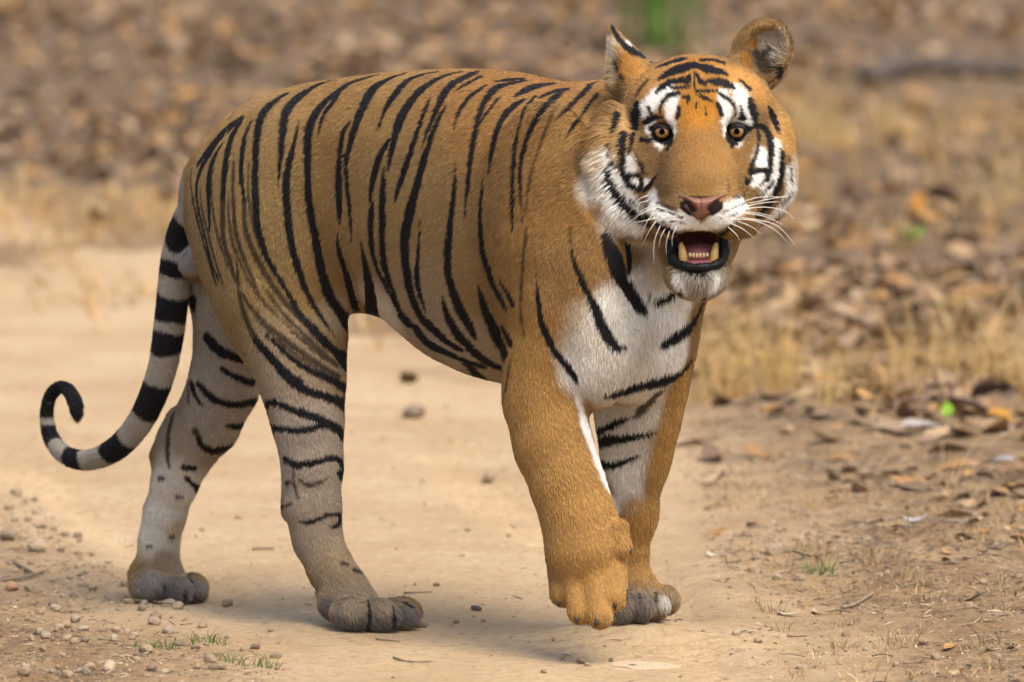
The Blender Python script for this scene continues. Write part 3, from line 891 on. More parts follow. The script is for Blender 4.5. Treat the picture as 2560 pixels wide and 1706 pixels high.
# waves and clumps in the lie
FD = FD + 0.15 * np.stack([vnoise(FP, 40, 20 + j) for j in range(3)], 1) + 0.12 * np.stack([vnoise(FP, 160, 30 + j) for j in range(3)], 1) + RNG.normal(0, .13, (n, 3))
FD = FD - FN * np.einsum('ij,ij->i', FD, FN)[:, None]
FD /= np.linalg.norm(FD, axis=1)[:, None] + 1e-9
FR = FR / (np.linalg.norm(FR, axis=1)[:, None] + 1e-9) + RNG.normal(0, .16, (n, 3)) + 0.2 * np.stack([vnoise(FP, 70, 60 + j) for j in range(3)], 1)
FR = FR + FN * np.maximum(0.12 - np.einsum('ij,ij->i', FR, FN), 0)[:, None]        # long ruff hair stands off the skin instead of hugging it
FR /= np.linalg.norm(FR, axis=1)[:, None]
LONG = (sstep(FL, 17, 30) * (1 - FIST))[:, None]
FL = FL * 0.001 * RNG.uniform(.65, 1.2, n)
FF = np.clip(FF + RNG.normal(0, .05, n), .06, .9)
root = FP - FN * 0.0006
NPT = 4
PTS = np.zeros((n, NPT, 3), np.float32)
for i in range(NPT):
    t = i / (NPT - 1)
    PTS[:, i] = root + ((FD * (1 - LONG) + FR * LONG) * t + FN * ((FF * 1.7) * (t - 0.55 * t * t))[:, None]) * FL[:, None]
    PTS[:, i, 2] -= 0.10 * FL * t * t
FC, _, _ = coat(root + (FD * (1 - LONG) + FR * LONG) * (FL * .55)[:, None])
RAD0 = np.clip(0.00038 + 0.008 * FL, .00040, .00070) * RNG.uniform(.8, 1.2, n)
RADS = np.stack([RAD0, RAD0 * .95, RAD0 * .7, RAD0 * .15], 1).astype(np.float32)
jit = (RNG.uniform(.86, 1.16, n) * (1 + .07 * vnoise(FP, 25, 50) + .06 * vnoise(FP, 110, 51)))[:, None]
FCOL = np.clip(FC * jit, 0, .95)
def hair_object(name, pts, rads, cols, material, parent):
    hc = bpy.data.hair_curves.new(name)
    m, k = pts.shape[:2]
    hc.add_curves([k] * m)
    hc.attributes['position'].data.foreach_set('vector', np.ascontiguousarray(pts, np.float32).ravel())
    ra = hc.attributes.get('radius') or hc.attributes.new('radius', 'FLOAT', 'POINT')
    ra.data.foreach_set('value', np.ascontiguousarray(rads, np.float32).ravel())
    if cols is not None:
        ca = hc.attributes.new('coat', 'FLOAT_COLOR', 'CURVE')
        ca.data.foreach_set('color', np.concatenate([cols, np.ones((m, 1))], 1).astype(np.float32).ravel())
    hc.materials.append(material)
    o = bpy.data.objects.new(name, hc)
    COL.objects.link(o)
    o.parent = parent
    return o
fur_m, N_, L_, b_ = mat('fur', .55, .25)
a_ = N_.new('ShaderNodeAttribute'); a_.attribute_name = 'coat'
L_.new(a_.outputs['Color'], b_.inputs['Base Color'])
fur = hair_object('fur', PTS, RADS, FCOL, fur_m, body)
# ------------------------------------------------------------------ eyes, nose, mouth, whiskers, claws
def add_mesh(name, V, F, material, parent=None, smooth=True):
    me = bpy.data.meshes.new(name)
    me.from_pydata([tuple(map(float, v)) for v in V], [], F)
    if smooth: me.polygons.foreach_set('use_smooth', np.ones(len(me.polygons), bool))
    me.materials.append(material)
    o = bpy.data.objects.new(name, me)
    COL.objects.link(o)
    o.parent = parent
    return o
def plain(name, col, rough=.5, spec=.5, bump=0, bscale=200, coat_=0):
    m, N, L, b = mat(name, rough, spec)
    t = N.new('ShaderNodeTexNoise'); t.inputs['Scale'].default_value = bscale; t.inputs['Detail'].default_value = 4
    mx = N.new('ShaderNodeMix'); mx.data_type = 'RGBA'
    mx.inputs['A'].default_value = (*[c * .75 for c in col], 1); mx.inputs['B'].default_value = (*[min(1, c * 1.2) for c in col], 1)
    g = N.new('ShaderNodeNewGeometry')
    L.new(g.outputs['Position'], t.inputs['Vector'])
    L.new(t.outputs['Fac'], mx.inputs['Factor']); L.new(mx.outputs['Result'], b.inputs['Base Color'])
    if bump:
        bp = N.new('ShaderNodeBump'); bp.inputs['Strength'].default_value = bump; bp.inputs['Distance'].default_value = .002
        L.new(t.outputs['Fac'], bp.inputs['Height']); L.new(bp.outputs['Normal'], b.inputs['Normal'])
    b.inputs['Coat Weight'].default_value = coat_
    b.inputs['Coat Roughness'].default_value = .05
    return m
M_LID = plain('black_skin', (.007, .006, .006), .6, .12)
M_EYE = plain('eye_dark', (.02, .012, .008), .1, .5, coat_=.6)
M_IRIS = plain('iris_amber', (.24, .11, .02), .25, .5, bscale=700, coat_=.8)
M_PUP = plain('pupil', (.002, .002, .002), .5, 0.0)
M_LIP = plain('wet_lip', (.006, .006, .007), .5, .2, .8, 220)
M_PINK = plain('tongue_pink', (.36, .13, .12), .45, .4, .5, 400)
M_GUM = plain('gum', (.22, .07, .07), .35, .5, .3, 300)
M_TOOTH = plain('tooth', (.46, .28, .075), .4, .5, .2, 250)
M_INC = plain('incisor', (.52, .40, .20), .5, .5)
M_CLAW = plain('claw', (.03, .026, .024), .35, .5)
M_WHISK = plain('whisker', (.80, .76, .68), .4, .4)

def cap(center, fwd, up, r, a0, a1, na=10, nf=28, squash=None, rim=0):
    """spherical zone from angle a0 to a1 round fwd; squash(phi) may set a0 per direction"""
    fwd = fwd / np.linalg.norm(fwd); rt = np.cross(fwd, up); rt /= np.linalg.norm(rt); u = np.cross(rt, fwd)
    V, F = [], []
    for i in range(na + 1):
        for j in range(nf):
            ph = 2 * math.pi * j / nf
            lo = squash(ph) if squash else a0
            a = lo + ((lo + rim if rim else a1) - lo) * i / na
            V.append(center + r * (fwd * math.cos(a) + (rt * math.cos(ph) + u * math.sin(ph)) * math.sin(a)))
    for i in range(na):
        for j in range(nf):
            F.append((i * nf + j, i * nf + (j + 1) % nf, (i + 1) * nf + (j + 1) % nf, (i + 1) * nf + j))
    return V, F
for (px, py, side) in [(1655, 330, -1), (1842, 329, 1)]:
    ys = [hit(px + dx, py + dy)[0][1] for dx, dy in ((-34, 0), (34, 0), (0, -28), (0, 30), (-24, -22), (24, -22))]
    er = 0.0172
    yc = float(np.mean(ys)) + 0.0108
    c = at_y(px, py, yc)
    fw = CAM - c; fw /= np.linalg.norm(fw)
    up = np.array([-.10 * side, 0, 1.0])
    V, F = cap(c, fw, up, er, 0.002, math.pi - .002, 24, 28)
    eye = add_mesh('eye', V, F, M_EYE, body)
    V, F = cap(c, fw, up, er + .0005, 0.002, R(40), 8, 28)
    add_mesh('iris', V, F, M_IRIS, eye)
    V, F = cap(c, fw, up, er + .0009, 0.002, R(17), 4, 24)
    add_mesh('pupil', V, F, M_PUP, eye)
    def almond(ph):
        x, y = math.cos(ph), math.sin(ph)
        hgt = R(18) if y > 0 else R(34)
        return 1 / math.sqrt((x / R(56)) ** 2 + (y / hgt) ** 2)
    V, F = cap(c, fw, up, er + .0014, 0, 0, 8, 32, almond, R(22))
    add_mesh('eyelid', V, F, M_LID, eye)

# nose leather: relief built over the nose tip
def inside(poly, x, y):
    c = False
    j = len(poly) - 1
    for i in range(len(poly)):
        if (poly[i][1] > y) != (poly[j][1] > y) and x < (poly[j][0] - poly[i][0]) * (y - poly[i][1]) / (poly[j][1] - poly[i][1]) + poly[i][0]:
            c = not c
        j = i
    return c
def seg_d(p, a, b):
    p, a, b = map(np.asarray, (p, a, b))
    t = np.clip(((p - a) @ (b - a)) / ((b - a) @ (b - a)), 0, 1)
    return np.linalg.norm(p - a - t * (b - a))
NOSE = [T1(*p) for p in [(596, 1012), (640, 1022), (680, 1032), (716, 1036), (752, 1034), (800, 1024), (862, 1006), (866, 1030), (845, 1062), (805, 1092), (775, 1118), (748, 1142), (718, 1160), (690, 1144), (662, 1112), (628, 1082), (598, 1045)]]
NOSTR = [[T1(618, 1048), T1(650, 1062), T1(684, 1098)], [T1(846, 1042), T1(812, 1060), T1(772, 1094)]]
xs = np.arange(1690, 1822, 2.5); ys = np.arange(478, 556, 2.5)
ids, V, C, F = {}, [], [], []
for i, x in enumerate(xs):
    for j, y in enumerate(ys):
        ed = min(seg_d((x, y), NOSE[k - 1], NOSE[k]) for k in range(len(NOSE)))
        ins = inside(NOSE, x, y)
        if not ins and ed > 3: continue
        p, nn = hit(x, y)
        if p is None: continue
        e = ed if ins else -ed
        rise = 0.0075 * min(1, max(-.5, e / 9)) 
        dn = min(seg_d((x, y), q[k], q[k + 1]) for q in NOSTR for k in range(2))
        dent = max(0, 1 - dn / 11)
        mid = max(0, 1 - abs(x - 1750) / 4)
        p = p - np.array([0, 1, 0]) * (rise - .012 * dent - .0015 * mid)
        ids[i, j] = len(V); V.append(p)
        pk = np.array((.22, .085, .052)) * (0.75 + .25 * min(1, max(0, e) / 8))
        kk = min(1, max(0, 1.15 - dn / 12)) 
        kk = max(kk, 1 - min(1, max(0, e) / 4.0)) if y > 508 else kk
        C.append(pk * (1 - kk) + np.array((.012, .009, .009)) * kk)
for (i, j), a in ids.items():
    q = [ids.get(k) for k in ((i, j), (i + 1, j), (i + 1, j + 1), (i, j + 1))]
    if None not in q: F.append((q[3], q[2], q[1], q[0]))
nm, N_, L_, b_ = mat('nose_leather', .42, .45)
a_ = N_.new('ShaderNodeAttribute'); a_.attribute_name = 'coat'
L_.new(a_.outputs['Color'], b_.inputs['Base Color'])
t_ = N_.new('ShaderNodeTexNoise'); t_.inputs['Scale'].default_value = 350
g_ = N_.new('ShaderNodeNewGeometry'); L_.new(g_.outputs['Position'], t_.inputs['Vector'])
bp_ = N_.new('ShaderNodeBump'); bp_.inputs['Strength'].default_value = .5; bp_.inputs['Distance'].default_value = .002
L_.new(t_.outputs['Fac'], bp_.inputs['Height']); L_.new(bp_.outputs['Normal'], b_.inputs['Normal'])
nose = add_mesh('nose', V, F, nm, body)
ca = nose.data.color_attributes.new('coat', 'FLOAT_COLOR', 'POINT')
ca.data.foreach_set('color', np.concatenate([np.array(C), np.ones((len(C), 1))], 1).astype(np.float32).ravel())

def tube(P, rad, sides=8, flat=1.0):
    P = np.asarray(P, float); n = len(P)
    rad = np.broadcast_to(np.asarray(rad, float), (n,))
    T = np.gradient(P, axis=0); T /= np.linalg.norm(T, axis=1)[:, None] + 1e-12
    ref = np.array([0, -1.0, .3]) if abs(T[0] @ np.array([0, -1.0, .3])) < .9 else np.array([1.0, 0, 0])
    V, F = [], []
    for i in range(n):
        a = np.cross(T[i], ref); a /= np.linalg.norm(a) + 1e-12
        b = np.cross(T[i], a)
        for s in range(sides):
            ph = 2 * math.pi * s / sides
            V.append(P[i] + rad[i] * (a * math.cos(ph) + b * math.sin(ph) * flat))
    for i in range(n - 1):
        for s in range(sides):
            F.append((i * sides + s, i * sides + (s + 1) % sides, (i + 1) * sides + (s + 1) % sides, (i + 1) * sides + s))
    F.append(tuple(range(sides))[::-1]); F.append(tuple((n - 1) * sides + s for s in range(sides)))
    return V, F
def hw_(px, py, c):
    return hx(px, py, c) @ L2W
lip = np.array([hw_(1745 + (p[0] - 1745) * .92, p[1], p[2]) for p in chaikin([(1678, 570, .045), (1672, 600, .036), (1673, 640, .042), (1688, 660, .060), (1714, 668, .074), (1745, 670, .080), (1778, 668, .074), (1802, 660, .060), (1815, 640, .042), (1816, 600, .036), (1810, 568, .045)], 2)])
_t = np.linspace(-1, 1, len(lip))
V, F = tube(lip, (.0080 - .002 * np.abs(_t) ** 4 + .0022 * np.exp(-((np.abs(_t) - .55) / .2) ** 2)) * (1 + .10 * np.sin(_t * 23) + .06 * np.sin(_t * 51 + 1)), 12, 1.25)
add_mesh('lower_lip', V, F, M_LIP, body)
def blob(c, r, ax=None, seg=16):
    A = np.eye(3) if ax is None else ax
    V, F = [], []
    for i in range(1, seg // 2):
        th = math.pi * i / (seg // 2)
        for j in range(seg):
            ph = 2 * math.pi * j / seg
            q = np.array([math.sin(th) * math.cos(ph) * r[0], math.sin(th) * math.sin(ph) * r[1], math.cos(th) * r[2]])
            V.append(c + q @ A)
    n = seg // 2 - 1
    V += [c + np.array([0, 0, r[2]]) @ A, c - np.array([0, 0, r[2]]) @ A]
    for i in range(n - 1):
        for j in range(seg):
            F.append((i * seg + j, (i + 1) * seg + j, (i + 1) * seg + (j + 1) % seg, i * seg + (j + 1) % seg))
    for j in range(seg):
        F.append((n * seg, j, (j + 1) % seg)); F.append((n * seg + 1, (n - 1) * seg + (j + 1) % seg, (n - 1) * seg + j))
    return V, F
V, F = blob(hw_(1746, 632, .000), (.036, .060, .018)); add_mesh('tongue', V, F, M_PINK, body)
V, F = blob(hw_(1746, 660, .045), (.040, .036, .013)); gum = add_mesh('gum', V, F, M_GUM, body)
for (x0, x1) in ((1711, 1702), (1782, 1791)):
    P = chaikin([hw_(x0, 668, .055), hw_(x0 + (x1 - x0) * .3, 640, .062), hw_(x1, 606, .055)], 2)
    V, F = tube(P, np.linspace(1, 0, len(P)) ** .6 * .0112 + .0006, 10)
    add_mesh('canine_tooth', V, F, M_TOOTH, gum)
for i in range(6):
    x = 1725 + i * 8.6
    dy = abs(i - 2.5) * .8
    V, F = blob(hw_(x, 640 - dy, .074 - .001 * abs(i - 2.5)), (.0027, .0026, .0045), seg=10)
    add_mesh('incisor_tooth', V, F, M_INC, gum)

# whiskers
WH = """440,1020 380,1040 335,1115|440,1050 390,1062 345,1095|450,1095 380,1130 325,1180|465,1120 420,1175 398,1262|480,1142 420,1160 345,1170|505,1180 465,1270 468,1395|530,1200 502,1250 494,1310
555,1210 532,1280 536,1345|592,1190 565,1245 568,1300|480,1160 440,1215 405,1290|450,1080 400,1105 360,1140|960,1052 1050,1026 1190,1032|985,1065 1090,1042 1215,1020|900,1122 1010,1110 1120,1138
930,1140 1060,1158 1150,1185 1235,1290|900,1152 1010,1152 1130,1205 1190,1272|880,1172 950,1200 1015,1255|870,1192 920,1235 935,1270|940,1100 1060,1080 1180,1100 1230,1150|960,1120 1070,1130 1170,1180|920,1160 1000,1190 1050,1230|970,1080 1060,1060 1150,1055"""
wp = []
for t in WH.replace('\n', '|').split('|'):
    q = chaikin([T1(*map(float, s.split(','))) for s in t.split()], 2)
    p0, nn = hit(*q[0])
    if p0 is None: continue
    ss = np.linspace(0, 1, len(q)); k = np.linspace(0, 1, 9)
    wp.append([at_y(np.interp(a, ss, q[:, 0]), np.interp(a, ss, q[:, 1]), p0[1] - .012 * math.sin(a * 2.2) + .03 * a * a) if a > 0 else p0 for a in k])
wp = np.array(wp)
hair_object('whiskers', wp, np.tile(np.linspace(.0008, .00025, 9), (len(wp), 1)), None, M_WHISK, body)

# claws of the hanging paw and of the planted ones
for (px, py, dx, dy) in [(1398, 1508, -2, 12), (1443, 1550, -3, 14), (1492, 1556, -1, 15), (1537, 1513, 2, 12), (1573, 1378, 5, 12)]:
    p, nn = hit(px, py - 9)
    if p is None:
        p, nn = hit(px, py - 16)
    if p is None: continue
    p = p + np.array([0, .006, 0])
    q = p + CRT * dx * MPP - CUP * (dy + 8) * MPP - np.array([0, .004, 0])
    V, F = tube([p, (p + q) / 2 - np.array([0, .003, 0]), q], [.005, .004, .0006], 8)
    add_mesh('claw', V, F, M_CLAW, body)
# ------------------------------------------------------------------ ground, track and verges
def gpt(px, py):
    d = ray(px, py)
    return (CAM + d * (-CAM[2] / d[2]))[:2]
ROAD = np.array([gpt(*p) for p in [(1905, 1760), (1800, 1500), (1740, 1330), (1690, 1150), (1330, 960), (760, 770), (300, 655), (-400, 590)]] +
                [(-9.0, 12.0), (-12.0, 9.0), (-4.2, 5.5)] + [gpt(*p) for p in [(-700, 1150), (40, 1230), (280, 1425), (520, 1570), (800, 1720)]] + [(-0.1, -2.2), (0.6, -6), (1.6, -16), (3.2, -16), (1.7, -6), (0.75, -2.0)])
def poly_sd(P, poly):
    """signed distance to a polygon, positive inside"""
    x, y = P[:, 0], P[:, 1]
    ins = np.zeros(len(P), bool); dmin = np.full(len(P), 1e9)
    for i in range(len(poly)):
        a, b = poly[i - 1], poly[i]
        e = b - a
        t = np.clip(((x - a[0]) * e[0] + (y - a[1]) * e[1]) / (e @ e), 0, 1)
        dmin = np.minimum(dmin, np.hypot(x - a[0] - t * e[0], y - a[1] - t * e[1]))
        c = ((a[1] > y) != (b[1] > y)) & (x < (b[0] - a[0]) * (y - a[1]) / (b[1] - a[1] + 1e-12) + a[0])
        ins ^= c
    return np.where(ins, dmin, -dmin)
def n2(x, y, f, seed):
    return vnoise(np.stack([x, y, np.zeros_like(x)], 1), f, seed)
# where each planted paw rests
def sole(px, py, r=.09):
    p = at_v(px, py, 0)
    return p
PAWS = []
for (px, py, v, a) in [(905, 1545, .125, .11), (420, 1480, -.09, .09), (1590, 1530, -.09, .09)]:
    c = at_v(px, py, v)
    m = (np.hypot(BW[:, 0] - c[0], BW[:, 1] - c[1]) < a) & (BW[:, 2] < .12)
    PAWS.append((BW[m][:, :2].mean(0), float(np.percentile(BW[m][:, 2], 2)) - .001))
def height(x, y):
    sd = poly_sd(np.stack([x, y], 1), ROAD)
    off = 1 - sstep(sd, -.5, .05)                    # 0 on the track, 1 on the verge
    near = 1 - sstep(np.abs(y), 30, 60)
    z = (0.012 * n2(x, y, 3.0, 70) + 0.004 * n2(x, y, 11, 71) + 0.0025 * n2(x, y, 34, 72)) * near
    z = z * (0.45 + 0.9 * off) + off * near * (0.018 + 0.007 * n2(x, y, 26, 73) + 0.006 * n2(x, y, 60, 77) * np.clip(.4 + n2(x, y, 5, 78), 0, 1.2))
    z = z + off * 0.05 * sstep(y, 5, 12) * n2(x, y, 1.1, 74) * near
    # wheel ruts with tread lugs along the right of the track
    for (cx, wd) in ((0.36, .11), (-0.55, .14)):
        q = (x - cx + 0.16 * y - .02 * np.sin(y * 2.2)) / wd
        band = np.exp(-q ** 4) * sstep(sd, 0, .1) * (1 - sstep(y, 2.5, 5))
        z = z + band * (-0.010 + 0.0075 * np.sin((y * 1.0 + np.abs(q) * wd * .8) * 2 * math.pi / .055) * (0.6 + .4 * n2(x, y, 9, 75)))
    z = z + 0.02 * np.exp(-((x - .40) / .10) ** 2) * sstep(y, -1.2, 0) * (1 - sstep(y, .5, 1.4))
    w_tot, acc = np.zeros_like(x), np.zeros_like(x)
    for (c, h) in PAWS:
        w = np.exp(-(((x - c[0]) ** 2 + (y - c[1]) ** 2) / .16 ** 2) ** 1.5)
        acc += w * h; w_tot += w
    wt = np.clip(w_tot, 0, 1)
    return z * (1 - wt) + acc / np.maximum(w_tot, 1e-6) * wt
def axis(lo, hi, step, far, grow=1.13):
    a = list(np.arange(lo, hi + 1e-6, step))
    s = step; x = a[-1]
    while x < far: s *= grow; x += s; a.append(x)
    s = step; x = a[0]; pre = []
    while x > -far: s *= grow; x -= s; pre.append(x)
    return np.array(pre[::-1] + a)
GX, GY = axis(-1.5, 1.6, .0135, 1600), axis(-1.0, 2.6, .0135, 1600, 1.045)
XX, YY = np.meshgrid(GX, GY, indexing='ij')
ZZ = height(XX.ravel(), YY.ravel())
nx_, ny_ = len(GX), len(GY)
I = np.arange(nx_ * ny_).reshape(nx_, ny_)
Q = np.stack([I[:-1, :-1], I[1:, :-1], I[1:, 1:], I[:-1, 1:]], -1).reshape(-1, 4)
gme = mesh_np('ground', np.stack([XX.ravel(), YY.ravel(), ZZ], 1), Q)
gme.polygons.foreach_set('use_smooth', np.ones(len(Q), bool))
sdv = poly_sd(np.stack([XX.ravel(), YY.ravel()], 1), ROAD)
ga = gme.attributes.new('track', 'FLOAT', 'POINT')
ga.data.foreach_set('value', np.clip(sdv, -2, 2).astype(np.float32))
ground = bpy.data.objects.new('ground', gme)
COL.objects.link(ground)
ground['kind'] = 'structure'; ground['label'] = 'sandy dirt track with bare brown verges'
def zat(x, y):
    return float(height(np.array([float(x)]), np.array([float(y)]))[0])

gm_, N, L, b = mat('track_soil', .95, .1)
geo = N.new('ShaderNodeNewGeometry')
def noise(scale, detail=4, rough=.55, vec=None):
    t = N.new('ShaderNodeTexNoise'); t.inputs['Scale'].default_value = scale; t.inputs['Detail'].default_value = detail; t.inputs['Roughness'].default_value = rough
    L.new((vec or geo.outputs['Position']), t.inputs['Vector'])
    return t.outputs['Fac']
def mixc(f, a, c):
    m = N.new('ShaderNodeMix'); m.data_type = 'RGBA'
    for k, v in (('A', a), ('B', c)):
        if isinstance(v, tuple): m.inputs[k].default_value = (*v, 1)
        else: L.new(v, m.inputs[k])
    if isinstance(f, float): m.inputs['Factor'].default_value = f
    else: L.new(f, m.inputs['Factor'])
    return m.outputs['Result']
def ramp(f, lo, hi, a=0.0, c=1.0):
    m = N.new('ShaderNodeMapRange'); m.interpolation_type = 'SMOOTHSTEP'
    m.inputs['From Min'].default_value = lo; m.inputs['From Max'].default_value = hi; m.inputs['To Min'].default_value = a; m.inputs['To Max'].default_value = c
    L.new(f, m.inputs['Value']); return m.outputs['Result']
def math_(op, a, c):
    m = N.new('ShaderNodeMath'); m.operation = op
    for i, v in enumerate((a, c)):
        if isinstance(v, (int, float)): m.inputs[i].default_value = v
        else: L.new(v, m.inputs[i])
    return m.outputs[0]
att = N.new('ShaderNodeAttribute'); att.attribute_name = 'track'
sepy = N.new('ShaderNodeSeparateXYZ'); L.new(geo.outputs['Position'], sepy.inputs[0])
edge = math_('ADD', att.outputs['Fac'], ramp(noise(2.2, 5), 0, 1, -.28, .28))
edge = math_('ADD', edge, math_('MULTIPLY', ramp(noise(.9, 5, .6), .3, .7, -1.0, 1.3), ramp(sepy.outputs['Y'], 3.0, 7.5)))
edge = math_('ADD', edge, ramp(noise(14, 4), 0, 1, -.10, .10))
on = ramp(edge, -.42, .12)
sand = mixc(ramp(noise(1.6, 6, .65), .35, .7), (.49, .335, .185), (.60, .43, .25))
sand = mixc(ramp(noise(38, 5, .7), .45, .75), sand, (.40, .265, .145))
sand = mixc(ramp(noise(5.5, 3), .60, .74, 0, .55), sand, (.64, .50, .33))
sand = mixc(ramp(noise(160, 3, .7), .56, .78, 0, .6), sand, (.25, .16, .09))
soil = mixc(ramp(noise(6, 6, .7), .35, .68), (.25, .155, .08), (.40, .27, .145))
soil = mixc(ramp(noise(55, 5, .7), .46, .70), soil, (.15, .098, .058))
soil = mixc(ramp(noise(28, 4, .7), .60, .76, 0, .8), soil, (.46, .36, .24))
soil = mixc(ramp(noise(170, 3, .7), .55, .75, 0, .7), soil, (.11, .075, .045))
soil = mixc(ramp(att.outputs['Fac'], -2.0, -1.0, .62, 0.0), soil, (.10, .07, .05))  # darker organic soil off the track, with shade between leaves painted in
L.new(mixc(on, soil, sand), b.inputs['Base Color'])
bp = N.new('ShaderNodeBump'); bp.inputs['Strength'].default_value = .9; bp.inputs['Distance'].default_value = .014
mp = N.new('ShaderNodeMapping'); mp.inputs['Rotation'].default_value = (0, 0, R(-14)); mp.inputs['Scale'].default_value = (9, 38, 9)
L.new(geo.outputs['Position'], mp.inputs['Vector'])
hgt = math_('ADD', noise(45, 6, .7), math_('MULTIPLY', noise(190, 4, .7), .35))
hgt = math_('ADD', hgt, math_('MULTIPLY', noise(1.0, 5, .6, mp.outputs['Vector']), .7))
L.new(hgt, bp.inputs['Height']); L.new(bp.outputs['Normal'], b.inputs['Normal'])
gme.materials.append(gm_)

# ------------------------------------------------------------------ materials for litter
def tone_mat(name, cols, rough=.8, bump=.3, bscale=60, trans=0.0):
    """colour drawn per object from the given tones, with veins of noise"""
    m, N2, L2, b2 = mat(name, rough, .2)
    oi = N2.new('ShaderNodeObjectInfo')
    cr = N2.new('ShaderNodeValToRGB'); cr.color_ramp.interpolation = 'LINEAR'
    el = cr.color_ramp.elements
    while len(el) < len(cols): el.new(0.5)
    for i, c in enumerate(cols):
        el[i].position = i / max(1, len(cols) - 1); el[i].color = (*c, 1)
    L2.new(oi.outputs['Random'], cr.inputs['Fac'])
    tc = N2.new('ShaderNodeTexCoord')
    t = N2.new('ShaderNodeTexNoise'); t.inputs['Scale'].default_value = bscale; t.inputs['Detail'].default_value = 5
    L2.new(tc.outputs['Object'], t.inputs['Vector'])
    mr = N2.new('ShaderNodeMapRange'); mr.inputs['From Min'].default_value = .3; mr.inputs['From Max'].default_value = .7; mr.inputs['To Min'].default_value = .55; mr.inputs['To Max'].default_value = 1.25
    L2.new(t.outputs['Fac'], mr.inputs['Value'])
    mu = N2.new('ShaderNodeMix'); mu.data_type = 'RGBA'; mu.blend_type = 'MULTIPLY'; mu.inputs['Factor'].default_value = 1
    L2.new(cr.outputs['Color'], mu.inputs['A']); L2.new(mr.outputs['Result'], mu.inputs['B'])
    L2.new(mu.outputs['Result'], b2.inputs['Base Color'])
    bp2 = N2.new('ShaderNodeBump'); bp2.inputs['Strength'].default_value = bump; bp2.inputs['Distance'].default_value = .004
    L2.new(t.outputs['Fac'], bp2.inputs['Height']); L2.new(bp2.outputs['Normal'], b2.inputs['Normal'])
    return m
def attr_mat(name, rough=.8):
    m, N2, L2, b2 = mat(name, rough, .2)
    a2 = N2.new('ShaderNodeAttribute'); a2.attribute_name = 'tone'
    tc = N2.new('ShaderNodeNewGeometry')
    t = N2.new('ShaderNodeTexNoise'); t.inputs['Scale'].default_value = 90; t.inputs['Detail'].default_value = 4
    L2.new(tc.outputs['Position'], t.inputs['Vector'])
    mr = N2.new('ShaderNodeMapRange'); mr.inputs['From Min'].default_value = .3; mr.inputs['From Max'].default_value = .7; mr.inputs['To Min'].default_value = .7; mr.inputs['To Max'].default_value = 1.2
    L2.new(t.outputs['Fac'], mr.inputs['Value'])
    mu = N2.new('ShaderNodeMix'); mu.data_type = 'RGBA'; mu.blend_type = 'MULTIPLY'; mu.inputs['Factor'].default_value = 1
    L2.new(a2.outputs['Color'], mu.inputs['A']); L2.new(mr.outputs['Result'], mu.inputs['B'])
    L2.new(mu.outputs['Result'], b2.inputs['Base Color'])
    return m
LEAFC = [(.13, .083, .05), (.20, .125, .068), (.27, .165, .085), (.34, .225, .13), (.33, .18, .07), (.23, .15, .095), (.38, .27, .16), (.17, .112, .078), (.38, .21, .075), (.28, .19, .12), (.22, .14, .085), (.15, .10, .068), (.30, .19, .09)]
M_LEAF = tone_mat('dry_leaf', LEAFC)
M_LITTER = attr_mat('leaf_litter')
M_GRASS = attr_mat('dry_grass', .7)
STONEC = [(.30, .21, .13), (.40, .29, .18), (.24, .17, .12), (.48, .38, .26), (.34, .24, .15)]
M_STONE = tone_mat('pebble', STONEC, .9, .5, 70)
M_GRAVEL = attr_mat('gravel', .95)
M_TWIG = tone_mat('twig', [(.22, .15, .09), (.32, .24, .16), (.15, .10, .065)], .9, .5, 150)

# ------------------------------------------------------------------ leaf shapes
def leaf_geo(L, W, curl, fold, twist, seed, thick=.0007):
    """one dry leaf with midrib fold, curled rim and thickness, lying along +X"""
    r = random.Random(seed)
    n = 7
    V, F = [], []
    for i in range(n + 1):
        t = i / n
        w = W * .5 * (math.sin(math.pi * min(1, t ** .8)) ** .75 + .02) * (1 + r.uniform(-.12, .12))
        bend = curl * (t - .45) ** 2 * L * 2
        for s in (-1, 0, 1):
            y = s * w
            z = bend + abs(s) * fold * w + s * twist * (t - .5) * w + r.uniform(-.03, .03) * W
            V.append(((t - .5) * L, y, z))
    k = len(V)
    for i in range(n):
        for s in range(2):
            a = i * 3 + s
            F.append((a, a + 3, a + 4, a + 1))
    return V, F
LEAVES = []
for q in range(8):
    r = random.Random(40 + q)
    LEAVES.append(leaf_geo(1.0, r.uniform(.38, .62), r.uniform(-.35, .6), r.uniform(.1, .75), r.uniform(-.7, .7), q))
LEAF_ME = []
for q, (V, F) in enumerate(LEAVES):
    me = bpy.data.meshes.new('dry_leaf')
    # a thin blade with two faces
    V2 = V + [(x, y, z - .012) for x, y, z in V]
    k = len(V)
    F2 = F + [tuple(a + k for a in f[::-1]) for f in F]
    rim = [i * 3 for i in range(8)] + [i * 3 + 2 for i in range(7, -1, -1)]
    for a, c in zip(rim, rim[1:] + rim[:1]): F2.append((a, a + k, c + k, c))
    me.from_pydata(V2, [], F2)
    me.materials.append(M_LEAF)
    LEAF_ME.append(me)
def place(o, name, label, cat, group=None):
    COL.objects.link(o)
    o['label'] = label; o['category'] = cat
    if group: o['group'] = group
    return o
def new_leaf(x, y, size, label='dry fallen leaf lying in the litter beside the track', group='fallen leaves beside the track', me=None, tilt=.35, rz=None, up=None, color=None):
    me = me or random.choice(LEAF_ME)
    if color:
        me = me.copy(); me.materials.clear(); me.materials.append(color)
    o = bpy.data.objects.new('dry_leaf', me)
    o.scale = (size,) * 3
    o.rotation_euler = (random.uniform(-tilt, tilt), random.uniform(-tilt, tilt), random.uniform(0, 6.28) if rz is None else rz)
    o.location = (x, y, zat(x, y) + (size * .08 if up is None else up))
    return place(o, 'dry_leaf', label, 'leaf', group)
